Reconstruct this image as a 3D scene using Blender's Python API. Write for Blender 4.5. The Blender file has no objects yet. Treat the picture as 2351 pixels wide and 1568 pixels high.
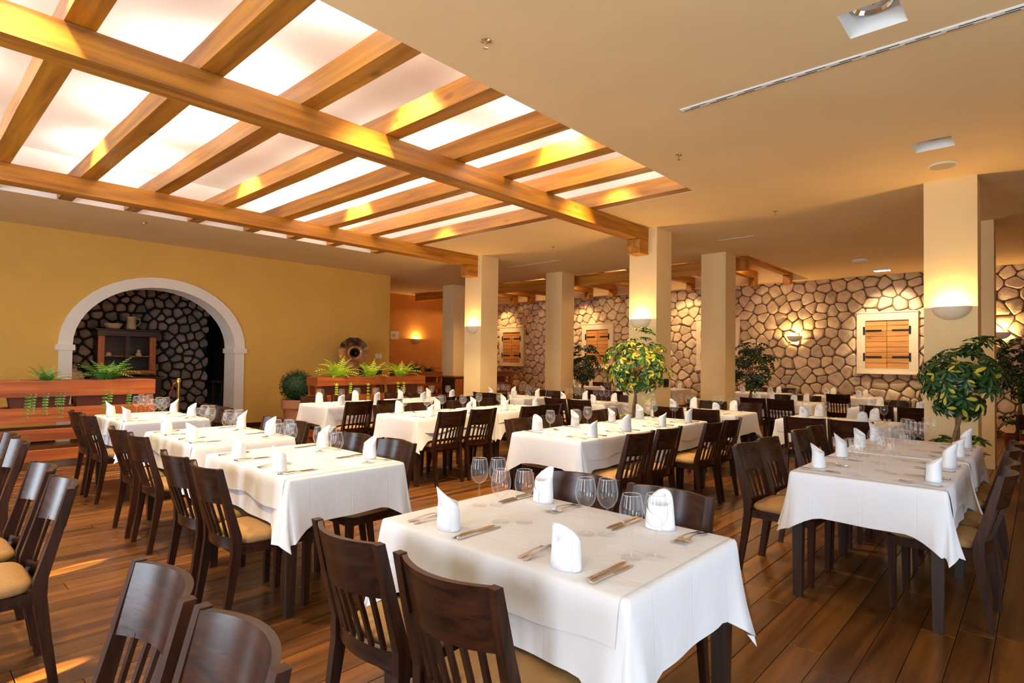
import bpy, bmesh, math, random
from mathutils import Vector, Matrix
R_ = random.Random(7)
S = bpy.context.scene
COL = S.collection
PI = math.pi

# ------------------------------------------------------------------ camera
cam_d = bpy.data.cameras.new('camera'); cam = bpy.data.objects.new('camera', cam_d); COL.objects.link(cam)
rt = Vector((0.67688631, -0.73597172, 0.013059)); up = Vector((-0.02461801, -0.00490333, 0.99968491)); fw = Vector((0.73567579, 0.67699452, 0.02143715))
m = Matrix((rt, up, -fw)).transposed().to_4x4(); m.translation = Vector((0, 0, 1.43))
cam.matrix_world = m
cam_d.sensor_width = 36; cam_d.sensor_fit = 'HORIZONTAL'; cam_d.lens = 20.179; cam_d.shift_y = 0.00675
cam_d.clip_start = 0.05; cam_d.clip_end = 200
S.camera = cam

# ------------------------------------------------------------------ world, exposure
w = bpy.data.worlds.new('sky'); S.world = w; w.use_nodes = True
bg = w.node_tree.nodes['Background']; bg.inputs[0].default_value = (0.55, 0.75, 1.0, 1); bg.inputs[1].default_value = 1.0
S.view_settings.view_transform = 'Standard'; S.view_settings.look = 'None'
S.view_settings.exposure = 0.16; S.view_settings.gamma = 1.0; S.view_settings.use_curve_mapping = False
cy = S.cycles
cy.max_bounces = 7; cy.diffuse_bounces = 4; cy.glossy_bounces = 3; cy.transmission_bounces = 4; cy.transparent_max_bounces = 24
cy.caustics_reflective = False; cy.caustics_refractive = False
cy.use_adaptive_sampling = True; cy.adaptive_threshold = .04
cy.sample_clamp_indirect = 4.0; cy.sample_clamp_direct = 0

def area(name, loc, direction, sx, sy, power, col, spread=PI):
    l = bpy.data.lights.new(name, 'AREA'); l.shape = 'RECTANGLE'; l.size = sx; l.size_y = sy; l.energy = power; l.color = col; l.spread = spread
    o = bpy.data.objects.new(name, l); COL.objects.link(o); o.location = loc
    o.rotation_euler = Vector(direction).to_track_quat('-Z', 'Y').to_euler(); return o
def spot(name, loc, target, power, col, size=1.0, blend=.5, radius=.05):
    l = bpy.data.lights.new(name, 'SPOT'); l.energy = power; l.color = col; l.spot_size = size; l.spot_blend = blend; l.shadow_soft_size = radius
    o = bpy.data.objects.new(name, l); COL.objects.link(o); o.location = loc
    o.rotation_euler = (Vector(target) - Vector(loc)).to_track_quat('-Z', 'Y').to_euler(); return o
def point(name, loc, power, col, radius=.05):
    l = bpy.data.lights.new(name, 'POINT'); l.energy = power; l.color = col; l.shadow_soft_size = radius
    o = bpy.data.objects.new(name, l); COL.objects.link(o); o.location = loc; return o

DAY = (0.74, 0.87, 1.0); WARM = (1.0, 0.60, 0.22); CREAM = (1.0, 0.92, 0.82)
# room dimensions
XF, XS, YR, YL, YO, ZC = -3.5, 15.36, -2.3, 11.93, 15.0, 3.507
# daylight at the windows behind the camera (front and right walls)
for k, yy in enumerate((-0.6, 3.2, 7.0)):
    area('window_daylight', (XF - 0.05, yy, 1.65), (1, 0, 0), 1.5, 2.3, 165, DAY)
for k, xx in enumerate((-1.2, 2.4)):
    area('window_daylight', (xx, YR - 0.05, 1.65), (0, 1, 0), 2.4, 2.3, 58, (.60, .80, 1.0))
# thin shafts of low sun falling through the front windows onto the floor
for sy, tx, ty, sz in ((3.7, 0.858, 4.782, .022), (2.7, 0.508, 3.298, .020)):
    spot('sun_shaft', (tx+(XF-tx)*1.5, ty+(sy-ty)*1.5, 2.1), (tx, ty, 0), 60000, (1.0, .78, .40), sz*.85, .2, .01)
# lamps lying on the joists of the skylight recess, shining up at its white soffit
for x in (-0.2, 2.05, 4.5, 5.2):
    for y in (3.6, 5.6, 7.2, 8.9):
        area('recess_uplight', (x - .03, y, 3.74), (0.1, 0, 1), .35, .7, 23, CREAM)
# spotlights in the recess shining down on the tables
for x, y in ((0.4, 4.0), (2.8, 4.0), (4.45, 3.6), (5.95, 4.0), (2.8, 7.4), (4.45, 7.4), (5.95, 7.4), (1.2, 7.4)):
    spot('recess_spot', (x, y, 4.02), (x + .5, y + .1, 0), 430, (1.0, 0.71, 0.34), 1.5, .6, .06)

# ------------------------------------------------------------------ mesh helpers
class MB:
    def __init__(s): s.v = []; s.f = []
    def quad(s, a, b, c, d):
        n = len(s.v); s.v += [a, b, c, d]; s.f.append((n, n+1, n+2, n+3)); return s
    def box(s, x0, x1, y0, y1, z0, z1):
        n = len(s.v)
        s.v += [(x0,y0,z0),(x1,y0,z0),(x1,y1,z0),(x0,y1,z0),(x0,y0,z1),(x1,y0,z1),(x1,y1,z1),(x0,y1,z1)]
        s.f += [tuple(n+i for i in q) for q in ((3,2,1,0),(4,5,6,7),(0,1,5,4),(1,2,6,5),(2,3,7,6),(3,0,4,7))]; return s
    def cbox(s, x0, x1, y0, y1, z0, z1, c=.004):
        # box with chamfered top edges
        n = len(s.v)
        s.v += [(x0,y0,z0),(x1,y0,z0),(x1,y1,z0),(x0,y1,z0),(x0,y0,z1-c),(x1,y0,z1-c),(x1,y1,z1-c),(x0,y1,z1-c),
                (x0+c,y0+c,z1),(x1-c,y0+c,z1),(x1-c,y1-c,z1),(x0+c,y1-c,z1)]
        s.f += [tuple(n+i for i in q) for q in ((3,2,1,0),(8,9,10,11),(0,1,5,4),(1,2,6,5),(2,3,7,6),(3,0,4,7),(4,5,9,8),(5,6,10,9),(6,7,11,10),(7,4,8,11))]; return s
    def loft(s, rings, cap0=True, cap1=True, closed=True):
        n = len(s.v); k = len(rings[0])
        for r in rings: s.v += [tuple(p) for p in r]
        for i in range(len(rings)-1):
            for j in range(k if closed else k-1):
                a = n+i*k+j; b = n+i*k+(j+1) % k
                s.f.append((a, b, b+k, a+k))
        if cap0: s.f.append(tuple(n+j for j in reversed(range(k))))
        if cap1: s.f.append(tuple(n+(len(rings)-1)*k+j for j in range(k)))
        return s
    def lathe(s, prof, seg=16, o=(0,0,0), cap0=False, cap1=False):
        rings = [[(o[0]+r*math.cos(2*PI*j/seg), o[1]+r*math.sin(2*PI*j/seg), o[2]+z) for j in range(seg)] for r, z in prof]
        return s.loft(rings, cap0, cap1)
    def bar(s, path, sizes):
        # rectangular section along a mostly vertical path; sizes (wx, wy) per point
        rings = [[(p[0]+sx*a/2, p[1]+sy*b/2, p[2]) for a, b in ((-1,-1),(1,-1),(1,1),(-1,1))] for p, (sx, sy) in zip(path, sizes)]
        return s.loft(rings)
    def tube(s, path, rad, seg=6):
        rings = []
        for i, p in enumerate(path):
            p = Vector(p); t = (Vector(path[min(i+1, len(path)-1)]) - Vector(path[max(i-1, 0)])).normalized()
            a = t.orthogonal().normalized() if abs(t.z) > .9 else t.cross(Vector((0,0,1))).normalized(); b = t.cross(a)
            r = rad[i] if isinstance(rad, (list, tuple)) else rad
            rings.append([tuple(p + r*(a*math.cos(2*PI*j/seg)+b*math.sin(2*PI*j/seg))) for j in range(seg)])
        return s.loft(rings)
    def grid(s, pts, closed=False):
        n = len(s.v); r = len(pts); c = len(pts[0])
        for row in pts: s.v += [tuple(p) for p in row]
        for i in range(r-1):
            for j in range(c if closed else c-1):
                a = n+i*c+j; b = n+i*c+(j+1) % c
                s.f.append((a, b, b+c, a+c))
        return s
    def mesh(s, name, mat, smooth=False):
        me = bpy.data.meshes.new(name); me.from_pydata(s.v, [], s.f); me.update()
        if mat: me.materials.append(mat)
        if smooth:
            for p in me.polygons: p.use_smooth = True
        return me
    def build(s, name, mat, parent=None, smooth=False, loc=None):
        me = s.mesh(name, mat, smooth)
        if smooth == 'auto':
            bmm = bmesh.new(); bmm.from_mesh(me)
            for e in bmm.edges:
                if len(e.link_faces) == 2 and e.calc_face_angle(0) > .7: e.smooth = False
            bmm.to_mesh(me); bmm.free()
        return inst(name, me, parent, loc)
def inst(name, me, parent=None, loc=None, rot=None, scale=None):
    o = bpy.data.objects.new(name, me); COL.objects.link(o)
    if parent: o.parent = parent
    if loc is not None: o.location = loc
    if rot is not None: o.rotation_euler = rot
    if scale is not None: o.scale = scale
    return o
def tag(o, label=None, cat=None, group=None, kind=None):
    if label: o['label'] = label
    if cat: o['category'] = cat
    if group: o['group'] = group
    if kind: o['kind'] = kind
    return o
def thing(name, label, cat, loc=(0,0,0), rz=0, group=None):
    o = bpy.data.objects.new(name, None); COL.objects.link(o); o.empty_display_size = .1
    o.location = loc; o.rotation_euler = (0, 0, rz); return tag(o, label, cat, group)
KIDS = {}
def kids(o):
    return [c for c in o.children]
def dup(root, loc, rz, label, name=None):
    r = root.copy(); COL.objects.link(r); r.location = loc; r.rotation_euler = (0, 0, rz); r['label'] = label
    for ch in PROTO[root.name]:
        c = ch[0].copy(); COL.objects.link(c); c.parent = r
        for g in ch[1]:
            d = g.copy(); COL.objects.link(d); d.parent = c
    return r
PROTO = {}
def proto(root):
    PROTO[root.name] = [(c, list(c.children)) for c in root.children]
    return root

# ------------------------------------------------------------------ materials
def nt(name):
    m = bpy.data.materials.new(name); m.use_nodes = True
    return m, m.node_tree.nodes, m.node_tree.links, m.node_tree.nodes['Principled BSDF']
def mat(name, col, rough=.6, var=0., vscale=4., bump=0., bscale=40., metal=0., coat=0., spec=.5, stretch=None, col2=None, detail=3., per=0.):
    m, N, L, P = nt(name)
    P.inputs['Roughness'].default_value = rough; P.inputs['Metallic'].default_value = metal
    P.inputs['Coat Weight'].default_value = coat; P.inputs['Coat Roughness'].default_value = .15
    P.inputs['Specular IOR Level'].default_value = spec
    tc = N.new('ShaderNodeTexCoord'); mp = N.new('ShaderNodeMapping'); L.new(tc.outputs['Object'], mp.inputs['Vector'])
    if stretch: mp.inputs['Scale'].default_value = stretch
    out = None
    if var or col2:
        n = N.new('ShaderNodeTexNoise'); n.inputs['Scale'].default_value = vscale; n.inputs['Detail'].default_value = detail
        L.new(mp.outputs[0], n.inputs['Vector'])
        cr = N.new('ShaderNodeValToRGB'); cr.color_ramp.elements[0].position = .3; cr.color_ramp.elements[1].position = .7
        c2 = col2 or tuple(min(1, c*(1+var)) for c in col)
        c1 = col if col2 else tuple(c*(1-var) for c in col)
        cr.color_ramp.elements[0].color = (*c1, 1); cr.color_ramp.elements[1].color = (*c2, 1)
        L.new(n.outputs['Fac'], cr.inputs[0]); out = cr.outputs[0]
    if per:
        g = N.new('ShaderNodeNewGeometry'); oi = N.new('ShaderNodeObjectInfo')
        ad = N.new('ShaderNodeMath'); ad.operation = 'ADD'; L.new(g.outputs['Random Per Island'], ad.inputs[0]); L.new(oi.outputs['Random'], ad.inputs[1])
        fr = N.new('ShaderNodeMath'); fr.operation = 'FRACT'; L.new(ad.outputs[0], fr.inputs[0])
        mr = N.new('ShaderNodeMapRange'); mr.inputs['To Min'].default_value = 1-per; mr.inputs['To Max'].default_value = 1+per
        L.new(fr.outputs[0], mr.inputs['Value'])
        hs = N.new('ShaderNodeHueSaturation'); L.new(mr.outputs[0], hs.inputs['Value'])
        if out: L.new(out, hs.inputs['Color'])
        else: hs.inputs['Color'].default_value = (*col, 1)
        out = hs.outputs[0]
    if out: L.new(out, P.inputs['Base Color'])
    else: P.inputs['Base Color'].default_value = (*col, 1)
    if bump:
        n2 = N.new('ShaderNodeTexNoise'); n2.inputs['Scale'].default_value = bscale; n2.inputs['Detail'].default_value = 4
        L.new(mp.outputs[0], n2.inputs['Vector'])
        b = N.new('ShaderNodeBump'); b.inputs['Strength'].default_value = bump; b.inputs['Distance'].default_value = .02
        L.new(n2.outputs['Fac'], b.inputs['Height']); L.new(b.outputs[0], P.inputs['Normal'])
    return m
def wood(name, dark, light, axis, rough=.5, scale=1.0, knots=True, bump=.15, coat=0., per=0., spec=.5):
    m, N, L, P = nt(name); P.inputs['Specular IOR Level'].default_value = spec
    P.inputs['Roughness'].default_value = rough; P.inputs['Coat Weight'].default_value = coat; P.inputs['Coat Roughness'].default_value = .2
    tc = N.new('ShaderNodeTexCoord'); mp = N.new('ShaderNodeMapping'); L.new(tc.outputs['Object'], mp.inputs['Vector'])
    sc = [14*scale]*3; sc['xyz'.index(axis)] = .9*scale; mp.inputs['Scale'].default_value = sc
    g = N.new('ShaderNodeNewGeometry'); oi = N.new('ShaderNodeObjectInfo')
    ad = N.new('ShaderNodeMath'); ad.operation = 'ADD'; L.new(g.outputs['Random Per Island'], ad.inputs[0]); L.new(oi.outputs['Random'], ad.inputs[1])
    ml = N.new('ShaderNodeMath'); ml.operation = 'MULTIPLY'; ml.inputs[1].default_value = 37.0; L.new(ad.outputs[0], ml.inputs[0])
    n = N.new('ShaderNodeTexNoise'); n.noise_dimensions = '4D'; n.inputs['Scale'].default_value = 1.0; n.inputs['Detail'].default_value = 6; n.inputs['Distortion'].default_value = .6
    L.new(mp.outputs[0], n.inputs['Vector']); L.new(ml.outputs[0], n.inputs['W'])
    cr = N.new('ShaderNodeValToRGB'); e = cr.color_ramp.elements
    e[0].position = .32; e[0].color = (*dark, 1); e[1].position = .68; e[1].color = (*light, 1)
    L.new(n.outputs['Fac'], cr.inputs[0]); out = cr.outputs[0]
    if knots:
        mp2 = N.new('ShaderNodeMapping'); L.new(tc.outputs['Object'], mp2.inputs['Vector'])
        s2 = [3.4*scale]*3; s2['xyz'.index(axis)] = 1.7*scale; mp2.inputs['Scale'].default_value = s2
        v = N.new('ShaderNodeTexVoronoi'); v.inputs['Scale'].default_value = 1.0; v.voronoi_dimensions = '4D'
        L.new(mp2.outputs[0], v.inputs['Vector']); L.new(ml.outputs[0], v.inputs['W'])
        kr = N.new('ShaderNodeValToRGB'); kr.color_ramp.elements[0].position = .05; kr.color_ramp.elements[0].color = (.25, .17, .1, 1)
        kr.color_ramp.elements[1].position = .16; kr.color_ramp.elements[1].color = (1, 1, 1, 1)
        L.new(v.outputs['Distance'], kr.inputs[0])
        mx = N.new('ShaderNodeMix'); mx.data_type = 'RGBA'; mx.blend_type = 'MULTIPLY'; mx.inputs[0].default_value = 1
        L.new(out, mx.inputs[6]); L.new(kr.outputs[0], mx.inputs[7]); out = mx.outputs[2]
    if per:
        fr = N.new('ShaderNodeMath'); fr.operation = 'FRACT'; L.new(ad.outputs[0], fr.inputs[0])
        mr = N.new('ShaderNodeMapRange'); mr.inputs['To Min'].default_value = 1-per; mr.inputs['To Max'].default_value = 1+per
        L.new(fr.outputs[0], mr.inputs['Value']); hs = N.new('ShaderNodeHueSaturation'); L.new(mr.outputs[0], hs.inputs['Value']); L.new(out, hs.inputs['Color']); out = hs.outputs[0]
    L.new(out, P.inputs['Base Color'])
    if bump:
        b = N.new('ShaderNodeBump'); b.inputs['Strength'].default_value = bump; b.inputs['Distance'].default_value = .01
        L.new(n.outputs['Fac'], b.inputs['Height']); L.new(b.outputs[0], P.inputs['Normal'])
    return m
def glass_mat(name, base=.03, rim=.75, power=2.2):
    # thin clear glass: transparent when seen straight on, mirror-like towards its edges, where white mixed in stands for refracted light
    m = bpy.data.materials.new(name); m.use_nodes = True; N = m.node_tree.nodes; L = m.node_tree.links; N.clear()
    o = N.new('ShaderNodeOutputMaterial'); mx = N.new('ShaderNodeMixShader'); t = N.new('ShaderNodeBsdfTransparent'); g = N.new('ShaderNodeBsdfGlossy'); d = N.new('ShaderNodeBsdfTranslucent'); d2 = N.new('ShaderNodeBsdfDiffuse')
    t.inputs[0].default_value = (.985, .985, .985, 1); g.inputs['Roughness'].default_value = .04; g.inputs[0].default_value = (1, 1, 1, 1); d.inputs[0].default_value = (.95, .96, .98, 1); d2.inputs[0].default_value = (.95, .96, .98, 1)
    lw = N.new('ShaderNodeLayerWeight'); lw.inputs['Blend'].default_value = .35
    mr = N.new('ShaderNodeMapRange'); mr.inputs['To Min'].default_value = base; mr.inputs['To Max'].default_value = rim
    pw = N.new('ShaderNodeMath'); pw.operation = 'POWER'; pw.inputs[1].default_value = power
    L.new(lw.outputs['Facing'], pw.inputs[0]); L.new(pw.outputs[0], mr.inputs['Value'])
    dd = N.new('ShaderNodeMixShader'); dd.inputs[0].default_value = .5; L.new(d.outputs[0], dd.inputs[1]); L.new(d2.outputs[0], dd.inputs[2])
    gg = N.new('ShaderNodeMixShader'); gg.inputs[0].default_value = .45; L.new(g.outputs[0], gg.inputs[1]); L.new(dd.outputs[0], gg.inputs[2])
    L.new(mr.outputs[0], mx.inputs[0]); L.new(t.outputs[0], mx.inputs[1]); L.new(gg.outputs[0], mx.inputs[2]); L.new(mx.outputs[0], o.inputs[0])
    return m

def emis(name, col, strength):
    m = bpy.data.materials.new(name); m.use_nodes = True; N = m.node_tree.nodes; L = m.node_tree.links; N.clear()
    o = N.new('ShaderNodeOutputMaterial'); e = N.new('ShaderNodeEmission'); e.inputs[0].default_value = (*col, 1); e.inputs[1].default_value = strength
    L.new(e.outputs[0], o.inputs[0]); return m

M = {}
M['ceiling'] = mat('ceiling_plaster', (.88, .64, .33), .9, var=.03, vscale=1.5, bump=.03, bscale=120)
M['recess'] = mat('recess_plaster', (.93, .89, .85), .9, var=.02, vscale=1.5)
M['wall_yellow'] = mat('ochre_wall_paint', (.74, .425, .085), .85, var=.06, vscale=1.2, bump=.05, bscale=90)
M['wall_orange'] = mat('orange_wall_paint', (.80, .34, .07), .85, var=.05, vscale=1.2, bump=.05, bscale=90)
M['column'] = mat('cream_column_paint', (.88, .65, .32), .85, var=.04, vscale=1.5, bump=.04, bscale=100)
M['arch'] = mat('white_arch_plaster', (.88, .80, .68), .8, var=.03, vscale=3, bump=.03, bscale=80)
M['mortar'] = mat('dark_mortar', (.17, .10, .05), .95, var=.2, vscale=8, bump=.3, bscale=60)
M['stone'] = mat('beige_rubble_stone', (.54, .38, .23), .9, col2=(.76, .60, .42), vscale=5, bump=.5, bscale=22, per=.18)
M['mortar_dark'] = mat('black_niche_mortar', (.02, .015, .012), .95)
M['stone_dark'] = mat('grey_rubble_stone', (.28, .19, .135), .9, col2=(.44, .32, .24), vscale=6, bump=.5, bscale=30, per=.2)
M['plank'] = wood('brown_oak_plank', (.042, .013, .0025), (.185, .068, .011), 'x', rough=.36, scale=1.0, knots=True, bump=.08, coat=.12, per=.30)
M['sub'] = mat('subfloor', (.03, .014, .006), .9)
M['beam_x'] = wood('rough_pine_beam_lengthwise', (.25, .085, .004), (.58, .235, .014), 'x', rough=.55, scale=1.0, bump=.3, per=.1)
M['beam_y'] = wood('rough_pine_joist', (.25, .085, .004), (.58, .235, .014), 'y', rough=.5, scale=1.0, bump=.3, per=.12, coat=.1)
M['chair'] = wood('dark_wenge_chair_wood', (.016, .0055, .003), (.055, .018, .0075), 'z', rough=.36, scale=2.2, knots=False, bump=.05, spec=.25)
M['chair_x'] = wood('dark_wenge_rail_wood', (.016, .0055, .003), (.055, .018, .0075), 'x', rough=.26, scale=2.2, knots=False, bump=.04, spec=.32)
M['seat'] = mat('tan_seat_fabric', (.38, .21, .075), .85, var=.06, vscale=30, bump=.2, bscale=300)
M['table_wood'] = wood('dark_table_wood', (.016, .007, .004), (.040, .017, .009), 'z', rough=.4, scale=2, knots=False, bump=.05, coat=.2)
def cloth_mat():
    m, N, L, P = nt('white_table_linen')
    P.inputs['Base Color'].default_value = (.77, .765, .785, 1); P.inputs['Roughness'].default_value = .8; P.inputs['Specular IOR Level'].default_value = .2
    P.inputs['Sheen Weight'].default_value = .15
    tc = N.new('ShaderNodeTexCoord')
    n = N.new('ShaderNodeTexNoise'); n.inputs['Scale'].default_value = 5; n.inputs['Detail'].default_value = 5; n.inputs['Distortion'].default_value = 1.2
    L.new(tc.outputs['Object'], n.inputs['Vector'])
    b = N.new('ShaderNodeBump'); b.inputs['Strength'].default_value = .25; b.inputs['Distance'].default_value = .02
    sx = N.new('ShaderNodeSeparateXYZ'); L.new(tc.outputs['Object'], sx.inputs[0])
    b2 = N.new('ShaderNodeBump'); b2.inputs['Strength'].default_value = .22; b2.inputs['Distance'].default_value = .003; L.new(b.outputs[0], b2.inputs['Normal'])
    last = None
    for ax_, per in ((0, .295), (1, .26)):
        pp = N.new('ShaderNodeMath'); pp.operation = 'PINGPONG'; pp.inputs[1].default_value = per/2; L.new(sx.outputs[ax_], pp.inputs[0])
        ss = N.new('ShaderNodeMapRange'); ss.interpolation_type = 'SMOOTHSTEP'; ss.inputs['From Max'].default_value = .006; L.new(pp.outputs[0], ss.inputs['Value'])
        if last is None: last = ss.outputs[0]
        else:
            mn = N.new('ShaderNodeMath'); mn.operation = 'MINIMUM'; L.new(last, mn.inputs[0]); L.new(ss.outputs[0], mn.inputs[1]); last = mn.outputs[0]
    L.new(last, b2.inputs['Height'])
    L.new(n.outputs['Fac'], b.inputs['Height']); L.new(b2.outputs[0], P.inputs['Normal']); return m
M['cloth'] = cloth_mat()
M['napkin'] = mat('white_napkin_linen', (.82, .82, .85), .8, spec=.2, bump=.1, bscale=60)
M['glass'] = glass_mat('clear_glass', .05, .9, 3.0)
M['glass_foot'] = glass_mat('clear_glass_foot', .05, .35, 3.0)
M['rim'] = glass_mat('glass_rim', .45, .8, 1.0)
M['steel'] = mat('polished_cutlery_steel', (.78, .76, .74), .18, metal=1)
M['brass'] = mat('polished_brass', (.80, .52, .12), .2, metal=1)
M['iron'] = mat('black_wrought_iron', (.02, .017, .015), .5, metal=.6)
M['plaster_lamp'] = mat('sconce_plaster', (.86, .72, .50), .8, bump=.05, bscale=80)
M['planter'] = wood('red_brown_planter_wood', (.16, .032, .005), (.36, .088, .012), 'x', rough=.5, scale=1.2, bump=.15, per=.15)
M['planter_z'] = wood('red_brown_planter_post', (.16, .032, .005), (.36, .088, .012), 'z', rough=.5, scale=1.2, bump=.15, per=.15)
M['trough'] = mat('brown_plant_trough', (.16, .035, .012), .5, var=.1)
M['terracotta'] = mat('terracotta', (.60, .27, .13), .85, var=.1, vscale=6, bump=.1)
M['soil'] = mat('dark_soil', (.03, .02, .012), .95, bump=.5, bscale=60)
M['fern_lime'] = mat('lime_fern', (.50, .66, .04), .5, var=.25, vscale=6)
M['fern'] = mat('green_fern', (.10, .24, .03), .55, var=.3, vscale=6)
M['fern_dark'] = mat('dark_fern', (.025, .055, .012), .6, var=.3, vscale=6)
M['box'] = mat('boxwood_leaf', (.022, .060, .010), .6, var=.4, vscale=20)
M['bark'] = mat('grey_brown_bark', (.26, .15, .07), .9, var=.3, vscale=12, bump=.4, bscale=30)
def leaf_mat(name, green, yellow, frac):
    m, N, L, P = nt(name); P.inputs['Roughness'].default_value = .32
    g = N.new('ShaderNodeNewGeometry'); oi = N.new('ShaderNodeObjectInfo')
    ad = N.new('ShaderNodeMath'); ad.operation = 'ADD'; L.new(g.outputs['Random Per Island'], ad.inputs[0]); L.new(oi.outputs['Random'], ad.inputs[1])
    fr = N.new('ShaderNodeMath'); fr.operation = 'FRACT'; L.new(ad.outputs[0], fr.inputs[0])
    cr = N.new('ShaderNodeValToRGB'); e = cr.color_ramp.elements; e[0].position = 0; e[0].color = (*green, 1); e[1].position = 1; e[1].color = (*yellow, 1)
    a = cr.color_ramp.elements.new(1-frac); a.color = (*[c*1.7 for c in green], 1)
    b = cr.color_ramp.elements.new(min(.995, 1-frac*.6)); b.color = (*yellow, 1)
    L.new(fr.outputs[0], cr.inputs[0]); L.new(cr.outputs[0], P.inputs['Base Color']); return m
M['sch'] = leaf_mat('variegated_schefflera_leaf', (.022, .085, .014), (.62, .55, .05), .42)
M['sch2'] = leaf_mat('green_schefflera_leaf', (.012, .05, .012), (.55, .46, .04), .14)
M['sch_shade'] = leaf_mat('shaded_schefflera_leaf', (.010, .028, .008), (.04, .08, .012), .3)  # leaf green darkened to stand for plants out of the light
M['dark_wood'] = wood('dark_cupboard_wood', (.020, .009, .005), (.06, .025, .012), 'x', rough=.4, scale=1.5, knots=False)
M['red_wood'] = wood('polished_red_cupboard_wood', (.32, .075, .014), (.52, .15, .03), 'z', rough=.35, scale=1.5, knots=False, coat=.3)
M['shutter'] = wood('honey_pine_shutter_board', (.50, .20, .045), (.70, .33, .09), 'y', rough=.55, scale=1.4, bump=.15, per=.12)
M['frame'] = mat('pale_window_frame_paint', (.82, .68, .48), .7, var=.06, vscale=6, bump=.1, stretch=(1, 1, 6))
M['white'] = mat('white_plastic', (.85, .82, .76), .5)
M['black'] = mat('black_plastic', (.015, .013, .012), .5)
M['clay'] = mat('pale_glazed_clay', (.62, .46, .30), .5, var=.15, vscale=8)
M['chrome'] = mat('chrome_reflector', (.85, .8, .72), .12, metal=1)
M['bronze'] = mat('dark_bronze_horn', (.46, .31, .20), .27, metal=1, var=.55, vscale=5)
M['velvet'] = mat('dark_red_velvet_rope', (.16, .02, .015), .9)
M['bulb'] = emis('warm_lamp_bulb', (1.0, .66, .28), 30)
M['bulb_white'] = emis('halogen_bulb', (1.0, .85, .6), 30)

# ------------------------------------------------------------------ structure
def rect_holes(x0, x1, y0, y1, holes):
    xs = sorted({x0, x1, *[h[0] for h in holes], *[h[1] for h in holes]}); ys = sorted({y0, y1, *[h[2] for h in holes], *[h[3] for h in holes]})
    out = []
    for a, b in zip(xs, xs[1:]):
        for c, d in zip(ys, ys[1:]):
            mx, my = (a+b)/2, (c+d)/2
            if not any(h[0] < mx < h[1] and h[2] < my < h[3] for h in holes): out.append((a, b, c, d))
    return out
def struct(o, label=None, cat=None): o['kind'] = 'structure'; return tag(o, label, cat)

# floor with planks running along x
fb = MB(); fb.box(XF-.2, XS+.3, YR-.2, YO+.2, -.16, -.022)
floor = struct(fb.build('floor', M['sub']), 'dark brown oak plank floor under all the tables', 'floor')
planks = []
row = 0; y = YR
while y < YO:
    x = XF - R_.random()*1.8
    while x < XS:
        L = R_.uniform(1.3, 2.1)
        a, b = max(x, XF), min(x+L, XS)
        if b - a > .05 and y + .155 <= YO: planks.append((a, b, y, y+.155))
        x += L
    y += .155
def pl_rank(p):
    cx, cyy = (p[0]+p[1])/2, (p[2]+p[3])/2
    d = cx*fw.x + cyy*fw.y; r = cx*rt.x + cyy*rt.y
    if d < 1.6 or abs(r) > d*.9 + .9: return 1e6 + abs(d)
    return d
planks.sort(key=pl_rank)
rest = MB()
for i, (a, b, c, d) in enumerate(planks):
    g = .0014; dz = R_.uniform(-.0012, 0)
    if i < 290:
        mb = MB(); mb.cbox(a-(a+b)/2+g, b-(a+b)/2-g, -.0775+g, .0775-g, -.022, dz, .0022)
        mb.build('plank', M['plank'], floor, loc=((a+b)/2, (c+d)/2, 0))
    else: rest.cbox(a+g, b-g, c+g, d-g, -.022, dz, .0022)
tag(rest.build('plank_field', M['plank'], floor), kind='stuff')

# ceiling with two skylight recesses and the downlight holes
SK1 = (-2.6, 6.53, 3.07, 9.66); SK2 = (11.12, 15.1, 4.12, 14.6)
DL = [(3.78, 4.10, .575, .88), (6.43, 6.74, .575, .88)]
cb = MB()
for a, b, c, d in rect_holes(XF, XS+.3, YR, YO+.3, [SK1, SK2, *DL]): cb.quad((a,c,ZC),(a,d,ZC),(b,d,ZC),(b,c,ZC))
ceiling = struct(cb.build('ceiling', M['ceiling']), 'warm cream plaster ceiling with beamed recesses', 'ceiling')
def recess(h, z1, name, mt):
    a, b, c, d = h; k = MB()
    k.quad((a,c,ZC),(b,c,ZC),(b,c,z1),(a,c,z1)); k.quad((a,d,ZC),(a,d,z1),(b,d,z1),(b,d,ZC)); k.quad((a,c,ZC),(a,c,z1),(a,d,z1),(a,d,ZC)); k.quad((b,c,ZC),(b,d,ZC),(b,d,z1),(b,c,z1))
    k.build(name+'_side', mt, ceiling)
    MB().quad((a,c,z1),(a,d,z1),(b,d,z1),(b,c,z1)).build(name+'_soffit', mt, ceiling)
recess(SK1, 4.12, 'recess', M['recess']); recess(SK2, 4.05, 'recess', M['ceiling'])
cap = MB().box(XF-.3, XS+.6, YR-.3, YO+.6, 4.3, 4.4)
cap.build('roof_slab', M['mortar'], ceiling)

# left wall with arch
ACX, AI, AO, BI, BO, ZS = 3.40, 1.32, 1.51, 1.09, 1.27, 1.60
TH = .48
def arch_pts(a, b, n=24): return [(ACX - a*math.cos(PI*i/n), ZS + b*math.sin(PI*i/n)) for i in range(n+1)]
lw = MB()
XE = 8.45
ai = arch_pts(AI, BI)
for Y, flip in ((YL, 0), (YL+TH, 1)):
    q = []
    q.append(((XF,Y,0),(ACX-AI,Y,0),(ACX-AI,Y,ZC+.01),(XF,Y,ZC+.01)))
    q.append(((ACX+AI,Y,0),(XE,Y,0),(XE,Y,ZC+.01),(ACX+AI,Y,ZC+.01)))
    for (xa, za), (xb, zb) in zip(ai, ai[1:]): q.append(((xa,Y,za),(xb,Y,zb),(xb,Y,ZC+.01),(xa,Y,ZC+.01)))
    for a in q: lw.quad(*(a if not flip else a[::-1]))
pr = [(ACX-AI, 0)] + ai + [(ACX+AI, 0)]
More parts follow.
